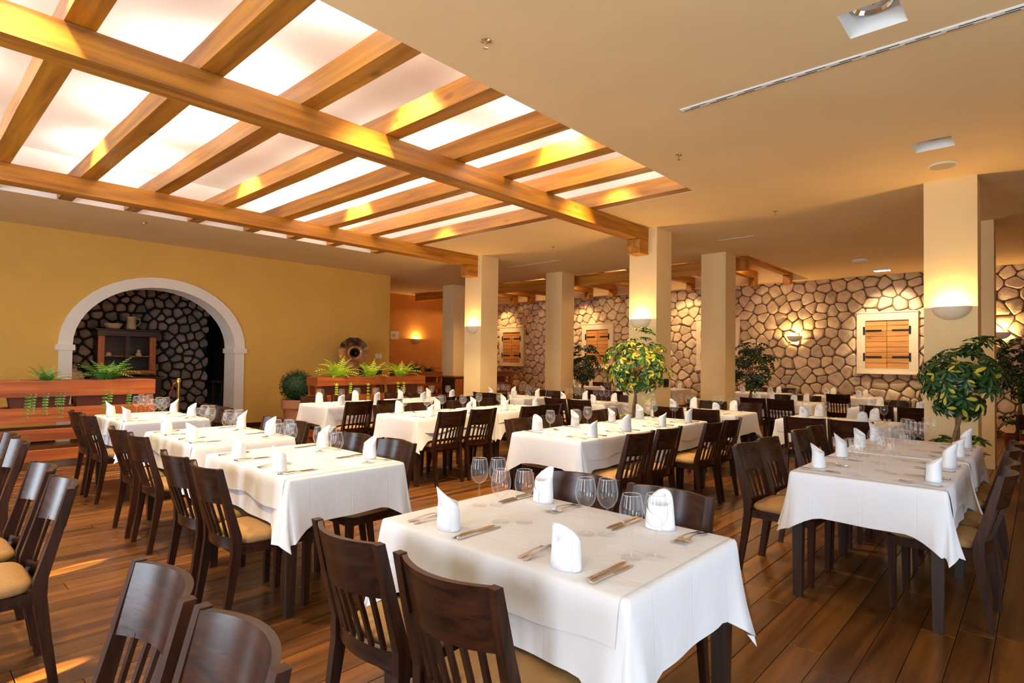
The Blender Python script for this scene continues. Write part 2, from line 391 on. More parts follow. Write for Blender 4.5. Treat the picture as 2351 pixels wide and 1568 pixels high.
for (xa, za), (xb, zb) in zip(pr, pr[1:]): lw.quad((xa,YL,za),(xa,YL+TH,za),(xb,YL+TH,zb),(xb,YL,zb))
lw.quad((XE,YL,0),(XE,YO,0),(XE,YO,ZC+.01),(XE,YL,ZC+.01))
wl = struct(lw.build('wall_left', M['wall_yellow']), 'ochre yellow wall with a wide white arch', 'wall')
# arch surround
am = MB(); ao = arch_pts(AO, BO); yf = YL - .035; yb = YL + TH + .01
ai2 = arch_pts(AI-.006, BI-.006)
for i in range(len(ai2)-1):
    (a, b), (c, d), (e, f), (g, h) = ai2[i], ai2[i+1], ao[i], ao[i+1]
    am.quad((a,yf,b),(c,yf,d),(g,yf,h),(e,yf,f)); am.quad((e,yf,f),(g,yf,h),(g,YL,h),(e,YL,f)); am.quad((a,yb,b),(c,yb,d),(c,yf,d),(a,yf,b))
arch = struct(am.build('trim_1', M['arch'], smooth='auto'), 'white plaster arch surround in the ochre wall', 'arch')
for sgn in (-1, 1):
    xo, xi = ACX + sgn*AO, ACX + sgn*(AI-.006); a, b = min(xo, xi), max(xo, xi)
    MB().box(a+(.012 if sgn < 0 else 0), b-(.012 if sgn > 0 else 0), yf, yb, 0, ZS-.09).build('pier', M['arch'], arch)
    MB().cbox(a-.035, b+.03, yf-.03, yb, ZS-.09, ZS+.005, .006).build('impost', M['arch'], arch)
struct(MB().box(ACX+AO, XE, YL-.018, YL, 0, .09).build('baseboard_left', M['chair_x']))
struct(MB().box(XF, ACX-AO, YL-.018, YL, 0, .09).build('baseboard_left', M['chair_x']))
# orange back wall, front and right walls with windows behind the camera
ow = MB().box(XE-.3, XS+.3, YO, YO+.2, -.12, ZC+.6); struct(ow.build('wall_back', M['wall_orange']), 'orange back wall with a glowing sconce', 'wall')
WINF = [(yy-.75, yy+.75, .5, 2.8) for yy in (-.6, 3.2, 7.0)]; WINR = [(xx-1.2, xx+1.2, .5, 2.8) for xx in (-1.2, 2.4)]
fwm = MB()
for a, b, c, d in rect_holes(YR-.2, YL+.2, -.12, ZC+.02, WINF): fwm.box(XF-.2, XF, a, b, c, d)
wf = struct(fwm.build('wall_front', M['wall_yellow']), 'ochre wall with windows behind the camera', 'wall')
rwm = MB()
for a, b, c, d in rect_holes(XF-.2, XS+.3, -.12, ZC+.02, WINR): rwm.box(a, b, YR-.2, YR, c, d)
wr = struct(rwm.build('wall_right', M['wall_yellow']), 'ochre wall with windows on the right', 'wall')
k = 1
for (a, b, c, d) in WINF:
    f_ = MB()
    for yy in (a+.03, (a+b)/2, b-.03): f_.box(XF-.14, XF-.08, yy-.03, yy+.03, c, d)
    for zz in (c+.03, d-.03): f_.box(XF-.14, XF-.08, a, b, zz-.03, zz+.03)
    struct(f_.build('window_%d' % k, M['frame']), 'tall daylight window in the front wall', 'window'); k += 1
for (a, b, c, d) in WINR:
    f_ = MB()
    for xx in (a+.03, (a+b)/2, b-.03): f_.box(xx-.03, xx+.03, YR-.14, YR-.08, c, d)
    for zz in (c+.03, d-.03): f_.box(a, b, YR-.14, YR-.08, zz-.03, zz+.03)
    struct(f_.build('window_%d' % k, M['frame']), 'tall daylight window in the right wall', 'window'); k += 1

# columns
COLS = [(7.92, .49, 'cream pillar with sconce behind the right schefflera'), (7.92, 4.306, 'cream pillar with sconce behind the bushy schefflera'), (7.92, 8.131, 'cream pillar with small sconce by the beam end'),
        (10.5, .47, 'cream pillar hidden behind the right sconce pillar'), (10.5, 4.29, 'plain cream pillar before the stone wall, right of centre'), (10.5, 8.12, 'plain cream pillar between two shuttered windows'), (10.5, 11.85, 'plain cream pillar beside the orange wall')]
for x, y, lab in COLS:
    struct(MB().cbox(x, x+.475, y, y+.475, 0, ZC+.02, .002).build('column', M['column']), lab, 'pillar')

# ------------------------------------------------------------------ stone walls
def clip(poly, a, b, c):
    out = []
    for i in range(len(poly)):
        p, q = poly[i], poly[(i+1) % len(poly)]
        dp, dq = a*p[0]+b*p[1]-c, a*q[0]+b*q[1]-c
        if dp <= 0: out.append(p)
        if (dp < 0 < dq) or (dq < 0 < dp):
            t = dp/(dp-dq); out.append((p[0]+t*(q[0]-p[0]), p[1]+t*(q[1]-p[1])))
    return out
def cells(u0, u1, v0, v1, du, dv, rnd):
    nu, nv = max(1, round((u1-u0)/du)), max(1, round((v1-v0)/dv)); du, dv = (u1-u0)/nu, (v1-v0)/nv
    sd = {}
    for i in range(-1, nu+1):
        for j in range(-1, nv+1):
            sd[i, j] = (u0 + (i+.5+(.5 if j % 2 else 0)-.25+rnd.uniform(-.36, .36))*du, v0 + (j+.5+rnd.uniform(-.36, .36))*dv)
    out = []
    for i in range(nu):
        for j in range(nv):
            s = sd[i, j]; poly = [(u0,v0),(u1,v0),(u1,v1),(u0,v1)]
            for a in range(-2, 3):
                for b in range(-2, 3):
                    t = sd.get((i+a, j+b))
                    if t is None or (a == 0 and b == 0): continue
                    A, B = t[0]-s[0], t[1]-s[1]; C = (t[0]**2+t[1]**2-s[0]**2-s[1]**2)/2
                    poly = clip(poly, A, B, C)
                    if not poly: break
                if not poly: break
            if len(poly) >= 3: out.append((s, poly))
    return out
def stone_rings(poly, gap, h, rnd):
    cx = sum(p[0] for p in poly)/len(poly); cyy = sum(p[1] for p in poly)/len(poly)
    pts = []
    for i in range(len(poly)):
        p, q = poly[i], poly[(i+1) % len(poly)]
        if math.hypot(q[0]-p[0], q[1]-p[1]) < .015: continue
        for t in (.17, .83): pts.append((p[0]+t*(q[0]-p[0]), p[1]+t*(q[1]-p[1])))
    rr = sum(math.hypot(p[0]-cx, p[1]-cyy) for p in pts)/max(1, len(pts))
    k = max(.3, 1-gap/rr)
    tx, ty = rnd.uniform(-.25, .25), rnd.uniform(-.25, .25)
    base = [((p[0]-cx)*k, (p[1]-cyy)*k) for p in pts]
    rings = [[(a, b, 0) for a, b in base], [(a*.97, b*.97, h*.62) for a, b in base], [(a*.78, b*.78, h*(1+tx*a/rr+ty*b/rr)) for a, b in base]]
    return (cx, cyy), rings
def hidden(x, y):
    for cx_, cy_, _ in COLS:
        if cx_ > x: continue
        # slab test of the sight line in plan
        t0, t1 = 0, 1
        for o_, d_, lo, hi in ((0, x, cx_, cx_+.475), (0, y, cy_, cy_+.475)):
            if abs(d_) < 1e-6: continue
            a, b = (lo-o_)/d_, (hi-o_)/d_
            t0, t1 = max(t0, min(a, b)), min(t1, max(a, b))
        if t0 < t1: return True
    return False
rs = random.Random(3)
WYS = [2.555, 6.48, 10.39, 14.11]
WZ0, WZ1, WHW = 1.265, 2.63, .59
sw = struct(MB().box(XS+.05, XS+.3, YR, YO, -.12, ZC+.6).build('wall_stone', M['mortar']), 'rubble stone wall with shuttered windows at the far end', 'wall')
cl = [c for c in cells(YR, YO, 0, 3.9, .305, .228, rs) if not any(abs(c[0][0]-wy) < WHW-.08 and WZ0+.08 < c[0][1] < WZ1-.08 for wy in WYS)]
def vis(c):
    u, v = c[0]
    return (u < .25 or v < .75 or v > 3.5 or hidden(XS, u)), math.hypot(XS, u)
cl.sort(key=vis)
rest = MB()
for i, (s_, poly) in enumerate(cl):
    (cu, cv), rg = stone_rings(poly, .010, rs.uniform(.04, .075), rs)
    conv = [[(-h_, -a, b) for a, b, h_ in r] for r in rg]
    if i < 295: MB().loft(conv, False, True).build('stone', M['stone'], sw, smooth='auto', loc=(XS+.052, cu, cv)).scale = (1, -1, 1)
    else: rest.loft([[(XS+.052+p[0], cu-p[1], cv+p[2]) for p in r] for r in conv], False, True)
tag(rest.build('stone_field', M['stone'], sw, smooth='auto'), kind='stuff')
# alcove behind the arch
AX0, AX1, AY = .9, 6.3, 14.5
al = MB(); al.box(AX0, 5.15, AY+.04, AY+.2, -.03, 3.3); al.box(AX0-.2, AX0, YL+TH, AY+.2, -.03, 3.3); al.box(AX1, AX1+.15, YL+TH, AY+1.2, -.03, 3.3)
al.box(AX0-.2, AX1+.15, YL+TH, AY+1.2, 3.25, 3.4); al.box(5.15, AX1, AY+1.0, AY+1.2, -.03, 3.3); al.box(5.10, 5.15, AY+.04, AY+1.2, -.03, 3.3)
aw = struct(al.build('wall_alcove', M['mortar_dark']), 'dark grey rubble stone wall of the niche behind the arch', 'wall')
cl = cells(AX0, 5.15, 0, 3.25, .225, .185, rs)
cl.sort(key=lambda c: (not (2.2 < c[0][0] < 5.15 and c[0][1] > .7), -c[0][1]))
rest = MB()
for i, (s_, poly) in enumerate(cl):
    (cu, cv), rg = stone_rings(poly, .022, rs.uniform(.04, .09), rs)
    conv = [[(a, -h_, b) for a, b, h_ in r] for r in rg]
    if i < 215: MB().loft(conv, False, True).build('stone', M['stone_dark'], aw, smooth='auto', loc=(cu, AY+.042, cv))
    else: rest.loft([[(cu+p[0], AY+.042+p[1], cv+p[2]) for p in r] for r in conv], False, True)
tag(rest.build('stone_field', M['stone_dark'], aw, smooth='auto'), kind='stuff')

# shuttered windows on the stone wall
WL = ['shuttered window under the bright spotlight on the stone wall', 'shuttered window mostly hidden behind the plain pillar', 'shuttered window between the plain pillar and bushy schefflera', 'shuttered window above the small fern planter']
for wi, wy in enumerate(WYS):
    t = thing('window_%d' % (wi+6), WL[wi], 'window', (XS, wy, WZ0)); t['kind'] = 'structure'
    H = WZ1-WZ0; fw_ = .17; hw = WHW
    for a, b, c, d in ((-hw, hw, H-fw_, H), (-hw, hw, 0, .10), (-hw, -hw+fw_, .10, H-fw_), (hw-fw_, hw, .10, H-fw_)):
        MB().box(-.075, .06, a, b, c, d).build('frame', M['frame'], t)
    MB().box(-.09, .0, -hw-.01, hw+.01, H, H+.03).build('cornice', M['frame'], t)
    MB().box(-.11, .0, -hw-.01, hw+.01, -.03, 0).build('sill', M['frame'], t)
    n = 9; z0, z1 = .10, H-fw_
    for sgn in (-1, 1):
        sh = MB().box(-.02, .03, *sorted((sgn*.004, sgn*(hw-fw_-.004))), z0+.003, z1-.003).build('shutter', M['shutter'], t)
        for j in range(n):
            a, b = z0+(z1-z0)*j/n+.005, z0+(z1-z0)*(j+1)/n-.005
            ys = sorted((sgn*.006, sgn*(hw-fw_-.006)))
            mb = MB(); mb.box(-.045+R_.uniform(-.004, .004), -.018, ys[0], ys[1], a, b); mb.build('board', M['shutter'], sh)
        for zz in (z0+.22*(z1-z0)+.02, z0+.79*(z1-z0)):
            h = MB(); ys = sorted((sgn*.10, sgn*(hw-fw_+.035))); h.box(-.06, -.042, ys[0], ys[1], zz-.018, zz+.018)
            yv = sgn*(hw-fw_+.02); h.box(-.09, -.07, yv-.018, yv+.018, zz-.09, zz+.09); h.build('hinge', M['iron'], t)

# ------------------------------------------------------------------ timber beams
def beam(name, mt, x0, x1, y0, y1, z0, z1, label, axis):
    # rough sawn: a slightly wavy box
    n = 10; rings = []
    for i in range(n+1):
        t = i/n
        c = [(-.5,-.5),(.5,-.5),(.5,.5),(-.5,.5)]; ring = []
        for a, b in c:
            j = .004
            if axis == 'x': ring.append((x0+(x1-x0)*t, (y0+y1)/2+a*(y1-y0)+R_.uniform(-j, j), (z0+z1)/2+b*(z1-z0)+R_.uniform(-j, j)*(b > 0)))
            else: ring.append(((x0+x1)/2-a*(x1-x0)+R_.uniform(-j, j), y0+(y1-y0)*t, (z0+z1)/2+b*(z1-z0)+R_.uniform(-j, j)*(b > 0)))
        rings.append(ring)
    o = MB().loft(rings).build(name, mt); return tag(o, label, 'beam')
for (ya, yb_), lab in (((4.45, 4.67), 'heavy main beam running to the sconce pillar with schefflera'), ((8.238, 8.458), 'heavy main beam nearest the ochre arch wall')):
    o = beam('timber_beam', M['beam_x'], -2.9, 7.918, ya, yb_, 3.31, 3.507, lab, 'x'); o['group'] = 'main beams of the lit recess'
    MB().cbox(7.66, 7.918, ya, yb_-.002, 3.09, 3.309, .004).build('corbel_block', M['beam_x'], o)
JX = [-2.40, -1.62, -.80, .02, .855, 1.638, 2.40, 3.23, 4.08, 4.82, 5.58, 6.52]
ORD = ['first', 'second', 'third', 'fourth', 'fifth', 'sixth', 'seventh', 'eighth', 'ninth', 'tenth', 'eleventh', 'twelfth']
for i, x in enumerate(JX):
    o = beam('timber_joist', M['beam_y'], x-.165, x, 3.075, 9.655, 3.509, 3.70, 'rough pine joist of the lit recess, %s from its far pillar end' % ORD[len(JX)-1-i], 'y'); o['group'] = 'joists of the lit recess'
o = beam('timber_beam', M['beam_y'], 11.22, 11.42, 4.2, 14.5, 3.27, 3.50, 'timber beam crossing behind the plain pillars', 'y')
for i, y in enumerate((4.57, 5.41, 6.24, 7.10, 7.9, 8.75, 9.62, 10.5, 11.3, 12.1, 12.9, 13.7)):
    o = beam('timber_joist', M['beam_x'], 11.14, 15.07, y-.08, y+.08, 3.62, 3.80, 'dark joist of the stone wall recess, %s from its right side' % ORD[i], 'x'); o['group'] = 'joists of the stone wall recess'
    MB().cbox(14.86, 15.07, y-.08, y+.08, 3.42, 3.619, .003).build('corbel_block', M['beam_x'], o)

# ------------------------------------------------------------------ dining chair
def build_chair(name):
    t = thing(name, 'x', 'chair')
    W = .198; ln = lambda z: -.205 - .095*(max(0, z-.44)/.405)**1.05
    for s in (-1, 1):
        mb = MB(); path = [(s*W, -.262, 0), (s*W, -.228, .22), (s*W, -.203, .40), (s*W, -.206, .48), (s*W, ln(.65), .65), (s*W, ln(.846), .846)]
        mb.bar(path, [(.030, .032), (.033, .040), (.036, .050), (.036, .048), (.034, .040), (.032, .030)])
        mb.build('leg', M['chair'], t)
    for s in (-1, 1):
        MB().bar([(s*.185, .195, 0), (s*.186, .20, .425)], [(.030, .030), (.042, .042)]).build('leg', M['chair'], t)
    f = MB(); f.box(-.165, .165, .185, .213, .375, .425); f.box(-.20, -.172, -.185, .18, .375, .425); f.box(.172, .20, -.185, .18, .375, .425); f.box(-.18, .18, -.205, -.183, .375, .425)
    f.build('seat_frame', M['chair_x'], t)
    # cushion: rounded plan, domed top
    def ring(k, z):
        out = []
        for i in range(28):
            a = 2*PI*i/28; ca, sa = math.cos(a), math.sin(a); e = .32
            x = .215*k*math.copysign(abs(ca)**e, ca); yy = .207*k*math.copysign(abs(sa)**e, sa)
            x *= 1 - .06*(.5-.5*yy/.207)
            out.append((x, .018+yy, z))
        return out
    MB().loft([ring(.97, .427), ring(1.0, .440), ring(.985, .458), ring(.90, .474), ring(.6, .484), ring(.2, .487)]).build('seat', M['seat'], t, smooth=True)
    # curved panels
    def panel(z0, z1, th, bul, nx=13, nz=4):
        m_ = MB(); fr, bk = [], []
        for j in range(nz+1):
            z = z0+(z1-z0)*j/nz; r1, r2 = [], []
            for i in range(nx+1):
                x = -.183+.366*i/nx; yy = ln(z)+.004 - bul*(1-(x/.183)**2)
                r1.append((x, yy+th/2, z)); r2.append((x, yy-th/2, z))
            fr.append(r1); bk.append(r2)
        # closed loop section: front, top, back, bottom
        rings = []
        for i in range(nx+1):
            rings.append([fr[j][i] for j in range(nz+1)] + [bk[j][i] for j in reversed(range(nz+1))])
        return m_.loft(rings)
    panel(.655, .843, .020, .058).build('top_rail', M['chair_x'], t, smooth='auto')
    panel(.405, .470, .020, .040, nz=2).build('lower_rail', M['chair_x'], t, smooth='auto')
    for i in range(6):
        x = -.183+.366*(i+1)/7; q = 1-(x/.183)**2
        MB().bar([(x, ln(.465)+.004-.040*q, .462), (x, ln(.57)+.004-.049*q, .57), (x, ln(.665)+.004-.058*q, .666)], [(.020, .013)]*3).build('slat', M['chair'], t)
    return proto(t)
CH = build_chair('dining_chair'); ch_used = [0]
FACE = {'+x': (-PI/2, (1, 0)), '-x': (PI/2, (-1, 0)), '+y': (0, (0, 1)), '-y': (PI, (0, -1))}
def chair(rail_x, rail_y, face, label, group, jit=.035):
    rz, (dx, dy) = FACE[face]
    loc = (rail_x + .30*dx, rail_y + .30*dy, 0); rz += R_.uniform(-jit, jit)
    if not ch_used[0]: ch_used[0] = 1; CH.location = loc; CH.rotation_euler = (0, 0, rz); CH['label'] = label; o = CH
    else: o = dup(CH, loc, rz, label)
    o['group'] = group; return o

# ------------------------------------------------------------------ tables, cloths, settings
TL, TW, TZ = 1.185, .79, .765      # length along local x, width along local y
def build_table():
    t = thing('dining_table', 'x', 'table')
    MB().cbox(-TL/2+.012, TL/2-.012, -TW/2+.012, TW/2-.012, .725, .757, .004).build('tabletop', M['table_wood'], t)
    a = MB(); x, y_ = TL/2-.044, TW/2-.044
    for s in (-1, 1): a.box(-x+.03, x-.03, s*y_-.012, s*y_+.012, .635, .724); a.box(s*x-.012, s*x+.012, -y_+.03, y_-.03, .635, .724)
    a.build('apron', M['table_wood'], t)
    for sx in (-1, 1):
        for sy in (-1, 1): MB().bar([(sx*x, sy*y_, 0), (sx*x, sy*y_, .724)], [(.048, .048), (.066, .066)]).build('leg', M['table_wood'], t)
    return proto(t)
TB = build_table(); tb_used = [0]
def cloth_mesh(seed, hang=.256, tight=()):
    r = random.Random(seed); rc = .018; hx, hy = TL/2, TW/2
    per = []   # (x, y, nx, ny, cornerness, side)
    sides = [('-y', (-hx+rc, -hy), (hx-rc, -hy), (0, -1), 26), ('+x', (hx, -hy+rc), (hx, hy-rc), (1, 0), 18), ('+y', (hx-rc, hy), (-hx+rc, hy), (0, 1), 26), ('-x', (-hx, hy-rc), (-hx, -hy+rc), (-1, 0), 18)]
    for k, (sd, a, b, n, c) in enumerate(sides):
        for i in range(c+1): t = i/c; per.append((a[0]+(b[0]-a[0])*t, a[1]+(b[1]-a[1])*t, n[0], n[1], 0, sd, t*math.hypot(b[0]-a[0], b[1]-a[1]), k))
        cc = (b[0]-n[0]*rc if n[0] else b[0], b[1]-n[1]*rc if n[1] else b[1]); n2 = sides[(k+1) % 4][3]
        for i in range(1, 8):
            a_ = PI/2*i/8; nx = n[0]*math.cos(a_)+n2[0]*math.sin(a_); ny = n[1]*math.cos(a_)+n2[1]*math.sin(a_)
            per.append((cc[0]+nx*rc, cc[1]+ny*rc, nx, ny, 1/max(math.cos(a_), math.sin(a_))-1, sd, 0, k))
    ph = [r.uniform(0, 6.28) for _ in range(12)]; cf = [r.uniform(.6, 1.0) for _ in range(4)]; cs = [r.choice((-1, 1)) for _ in range(4)]
    rings = []
    for off, z in ((-.0165, 0), (-.004, -.003), (.001, -.012)):
        rings.append([(p[0]+p[2]*off, p[1]+p[3]*off, z) for p in per])
    NR = 9; L_ = len(per)
    for j in range(1, NR+1):
        t = j/NR; ring = []
        for i, p in enumerate(per):
            x, y_, nx, ny, cq, sd, s_, k = p
            tg = sd in tight or (cq > 0 and sides[(k+1) % 4][0] in tight) or p[4] > 0 and sd in tight
            leng = hang*(1+cq*.38)
            lat = 2.4*(x+y_*1.3)
            rip = (.55*math.sin(11*s_+ph[k])+.45*math.sin(23*s_+ph[k+4]))*(0 if cq > 0 else 1)
            # distance from the ends of the side
            slen = (TL if sd in ('-y', '+y') else TW)-2*rc
            e = min(s_, slen-s_)/(slen/2) if cq == 0 else 0
            out = .004 + .010*t + .008*t*rip*min(1, e*3) + (0 if cq > 0 else .05*t*t*max(0, 1-e*5)*.7)
            if cq > 0: out += t**1.2*(.01+.07*cq)*cf[k]
            if tg: out = .003 if cq == 0 else .003+t*.02*cq
            dcor = min(s_, slen-s_)
            ext = .085 if cq > 0 else .085*max(0, 1-dcor/.15)**1.2
            leng += ext; out += t**1.2*(.026*cf[k] if cq > 0 else .026*max(0, 1-dcor/.15))
            z = -.012 - (leng-.012)*t*(1-.0) + .006*t*math.sin(7*s_+ph[k+8])
            tx, ty = -ny, nx
            sl = cs[k]*(cq/.414)**1.0*.05*t*t*(0 if tg else 1)
            ring.append((x+nx*out+tx*sl, y_+ny*out+ty*sl, z))
        rings.append(ring)
    mb = MB(); mb.loft([rg for rg in rings], True, False)
    me = mb.mesh('tablecloth', M['cloth'], True)
    return me
def overlay_mesh(seed):
    # overcloth hanging over the two long sides
    r = random.Random(seed+50); hy = TW/2; prof = []
    d1, d2 = r.uniform(.13, .17), r.uniform(.13, .17); nx = 30; p1, p2 = r.uniform(0, 6), r.uniform(0, 6)
    rows = []
    for i in range(nx+1):
        x = (-.5+i/nx)*(TL-.05); w1 = d1+.014*math.sin(6*x+p1)+.007*math.sin(17*x); w2 = d2+.014*math.sin(6*x+p2)+.007*math.sin(15*x)
        row = []
        for k in range(6, 0, -1): t = k/6; row.append((x, -hy-.008-.014*t-.006*t*math.sin(9*x+p1), -.011-w1*t))
        row += [(x, -hy-.0045, -.011), (x, -hy+.0005, -.0025), (x, -hy+.012, .0018), (x, -hy+.10, .0022), (x, 0, .0022), (x, hy-.10, .0022), (x, hy-.012, .0018), (x, hy-.0005, -.0025), (x, hy+.0045, -.011)]
        for k in range(1, 7): t = k/6; row.append((x, hy+.008+.014*t+.006*t*math.sin(9*x+p2), -.011-w2*t))
        rows.append(row)
    me = MB().grid(rows).mesh('overcloth', M['cloth'], True); return me
CLOTHS = {}
def cloth_for(seed, tight):
    k = (seed, tight)
    if k not in CLOTHS: CLOTHS[k] = cloth_mesh(seed, tight=tight)
    return CLOTHS[k]
OVER = [overlay_mesh(i) for i in range(3)]

# wine glass
def glass_parts():
    bowl = MB().lathe([(.0045, .100), (.014, .103), (.026, .112), (.0365, .130), (.0405, .150), (.0395, .172), (.0355, .195), (.0315, .212)], 20).mesh('bowl', M['glass'], True)
    rim = MB().lathe([(.0315, .2115), (.0322, .2125), (.0315, .2135), (.0306, .2125), (.0315, .2115)], 20).mesh('rim', M['rim'] if 'rim' in M else M['glass'], True)
    stem = MB().lathe([(.0075, .006), (.0045, .02), (.0036, .05), (.0036, .085), (.0046, .1005)], 8).mesh('stem', M['glass'], True)
    foot = MB().lathe([(.036, 0), (.0365, .0015), (.022, .0035), (.0072, .0065)], 20, cap0=True).mesh('foot', M['glass_foot'], True)
    return bowl, rim, stem, foot
GB = glass_parts()
def build_glass():
    t = thing('wine_glass', 'x', 'wine glass')
    for n, me in zip(('bowl', 'rim', 'stem', 'foot'), GB): inst(n, me, t)
    return proto(t)
GL = build_glass(); gl_used = [0]
def joined_glass():
    vs, fs = [], []
    for me in GB:
        n = len(vs); vs += [tuple(v.co) for v in me.vertices]; fs += [tuple(n+i for i in p.vertices) for p in me.polygons]
    mb = MB(); mb.v, mb.f = vs, fs; return mb.mesh('wine_glass', M['glass'], True)
GJ = joined_glass()
# napkin: standing rolled mitre with a slanted peak towards -y (the diner)
def napkin_mesh(seed):
    r = random.Random(seed); n = 22; rings = []; pk = r.uniform(.145, .168); lo = r.uniform(.085, .105); sk = r.uniform(-.35, .35)
    def top(a): c = (1-math.sin(a-sk))/2; return lo+(pk-lo)*c**1.6
    for j in range(7):
        t = j/6; ring = []
        for i in range(n):
            a = 2*PI*i/n; k = 1 - .16*t; rx, ry = .058*k, .040*k
            z = top(a)*t
            ring.append((rx*math.cos(a)*(1-.25*max(0, z-lo)/.08), ry*math.sin(a)-.020*max(0, z-lo)/.08, z))
        rings.append(ring)
    # inner fold
    inner = [[(p[0]*.82, p[1]*.82-.002, p[2]-.006) for p in rings[-1]], [(p[0]*.8, p[1]*.8, p[2]*.55) for p in rings[-1]]]
    body = MB().loft(rings+inner, True, True).mesh('napkin', M['napkin'], True)
    # folded flap wound around the front
    fl = []
    for j in range(5):
        t = j/4; row = []
        for i in range(10):
            a = -.5+2.3*i/9; hh = top(a)*(.98-.50*(i/9))
            k = 1.055 - .16*t*hh/pk
            row.append((.058*k*math.cos(a), .040*k*math.sin(a)-.020*max(0, hh*t-lo)/.08, hh*t+.001))
        fl.append(row)
    flap = MB().grid(fl).mesh('fold', M['napkin'], True)
    return body, flap
NAP = [napkin_mesh(i) for i in range(4)]
# cutlery: axis along +y, tip at +y, centred
def knife_mesh():
    def sec(y, w, h, z=.0): return [(-w, y, z), (w, y, z), (w, y, z+h), (-w, y, z+h)]
    return MB().loft([sec(-.115, .004, .004), sec(-.112, .0085, .007), sec(-.08, .0065, .006), sec(-.015, .0055, .006), sec(-.006, .0045, .005), sec(0, .008, .0022), sec(.06, .0095, .0018), sec(.10, .0075, .0016), sec(.117, .001, .0012)]).mesh('table_knife', M['steel'])
def fork_mesh():
    def sec(y, w, z, h=.0025): return [(-w, y, z), (w, y, z), (w, y, z+h), (-w, y, z+h)]
    mb = MB().loft([sec(-.105, .004, .0), sec(-.10, .0095, .0005), sec(-.075, .007, .003), sec(-.03, .0032, .009), sec(.02, .003, .011), sec(.038, .009, .007), sec(.055, .0125, .002)])
    for k in range(4):
        x = -.0100+.0066*k
        mb.loft([[(x-.0018, y_, z), (x+.0018, y_, z), (x+.0018, y_, z+.002), (x-.0018, y_, z+.002)] for y_, z in ((.054, .002), (.075, .001), (.098, .006))])
    return mb.mesh('table_fork', M['steel'])
KN, FK = knife_mesh(), fork_mesh()
nap_i = [0]
def setting(cx, cyy, inward, where, detail, table_word, cut=2, gl=2):
    # (cx, cyy): point on the table edge in front of the diner; inward: unit vector into the table
    dx, dy = inward; rx, ry = dy, -dx; rz = math.atan2(dy, dx)-PI/2
    P_ = lambda d, r: (cx+dx*d+rx*r, cyy+dy*d+ry*r)
    x, y_ = P_(.085+R_.uniform(-.012, .012), R_.uniform(-.015, .015)); nap_i[0] += 1
    body, flap = NAP[nap_i[0] % 4]
    o = tag(inst('napkin', body, None, (x, y_, TZ+.0045), (0, 0, rz+R_.uniform(-.35, .35))), 'folded white napkin, %s' % where, 'napkin', 'folded napkins on the tables')
    if detail: inst('fold', flap, o)
    for k in range(gl):
        x, y_ = P_((.31, .365)[k]+R_.uniform(-.012, .012), (.10, .165)[k]+R_.uniform(-.008, .008))
        lab = '%s clear wine glass, %s' % (('inner', 'outer')[k], where)
        if detail:
            if not gl_used[0]: gl_used[0] = 1; g = GL; g.location = (x, y_, TZ+.0045); g['label'] = lab
            else: g = dup(GL, (x, y_, TZ+.0045), R_.uniform(0, 3), lab)
            g['group'] = 'wine glasses on the tables'
        else: g = tag(inst('wine_glass', GJ, None, (x, y_, TZ+.0045)), lab, 'wine glass', 'wine glasses on the tables')
    for k in range(cut):
        x, y_ = P_(.142+R_.uniform(-.008, .008), (.115, .142)[k]+R_.uniform(-.003, .003))
        tag(inst('table_knife', KN, None, (x, y_, TZ+.0045), (0, 0, rz+R_.uniform(-.03, .06))), '%s steel knife, %s' % (('inner', 'outer')[k], where), 'knife', 'knives on the tables')
        x, y_ = P_(.135+R_.uniform(-.008, .008), (-.135, -.165)[k]+R_.uniform(-.003, .003))
        tag(inst('table_fork', FK, None, (x, y_, TZ+.0045), (0, 0, rz+R_.uniform(-.06, .03))), '%s steel fork, %s' % (('inner', 'outer')[k], where), 'fork', 'forks on the tables')

POS = ('near', 'far')
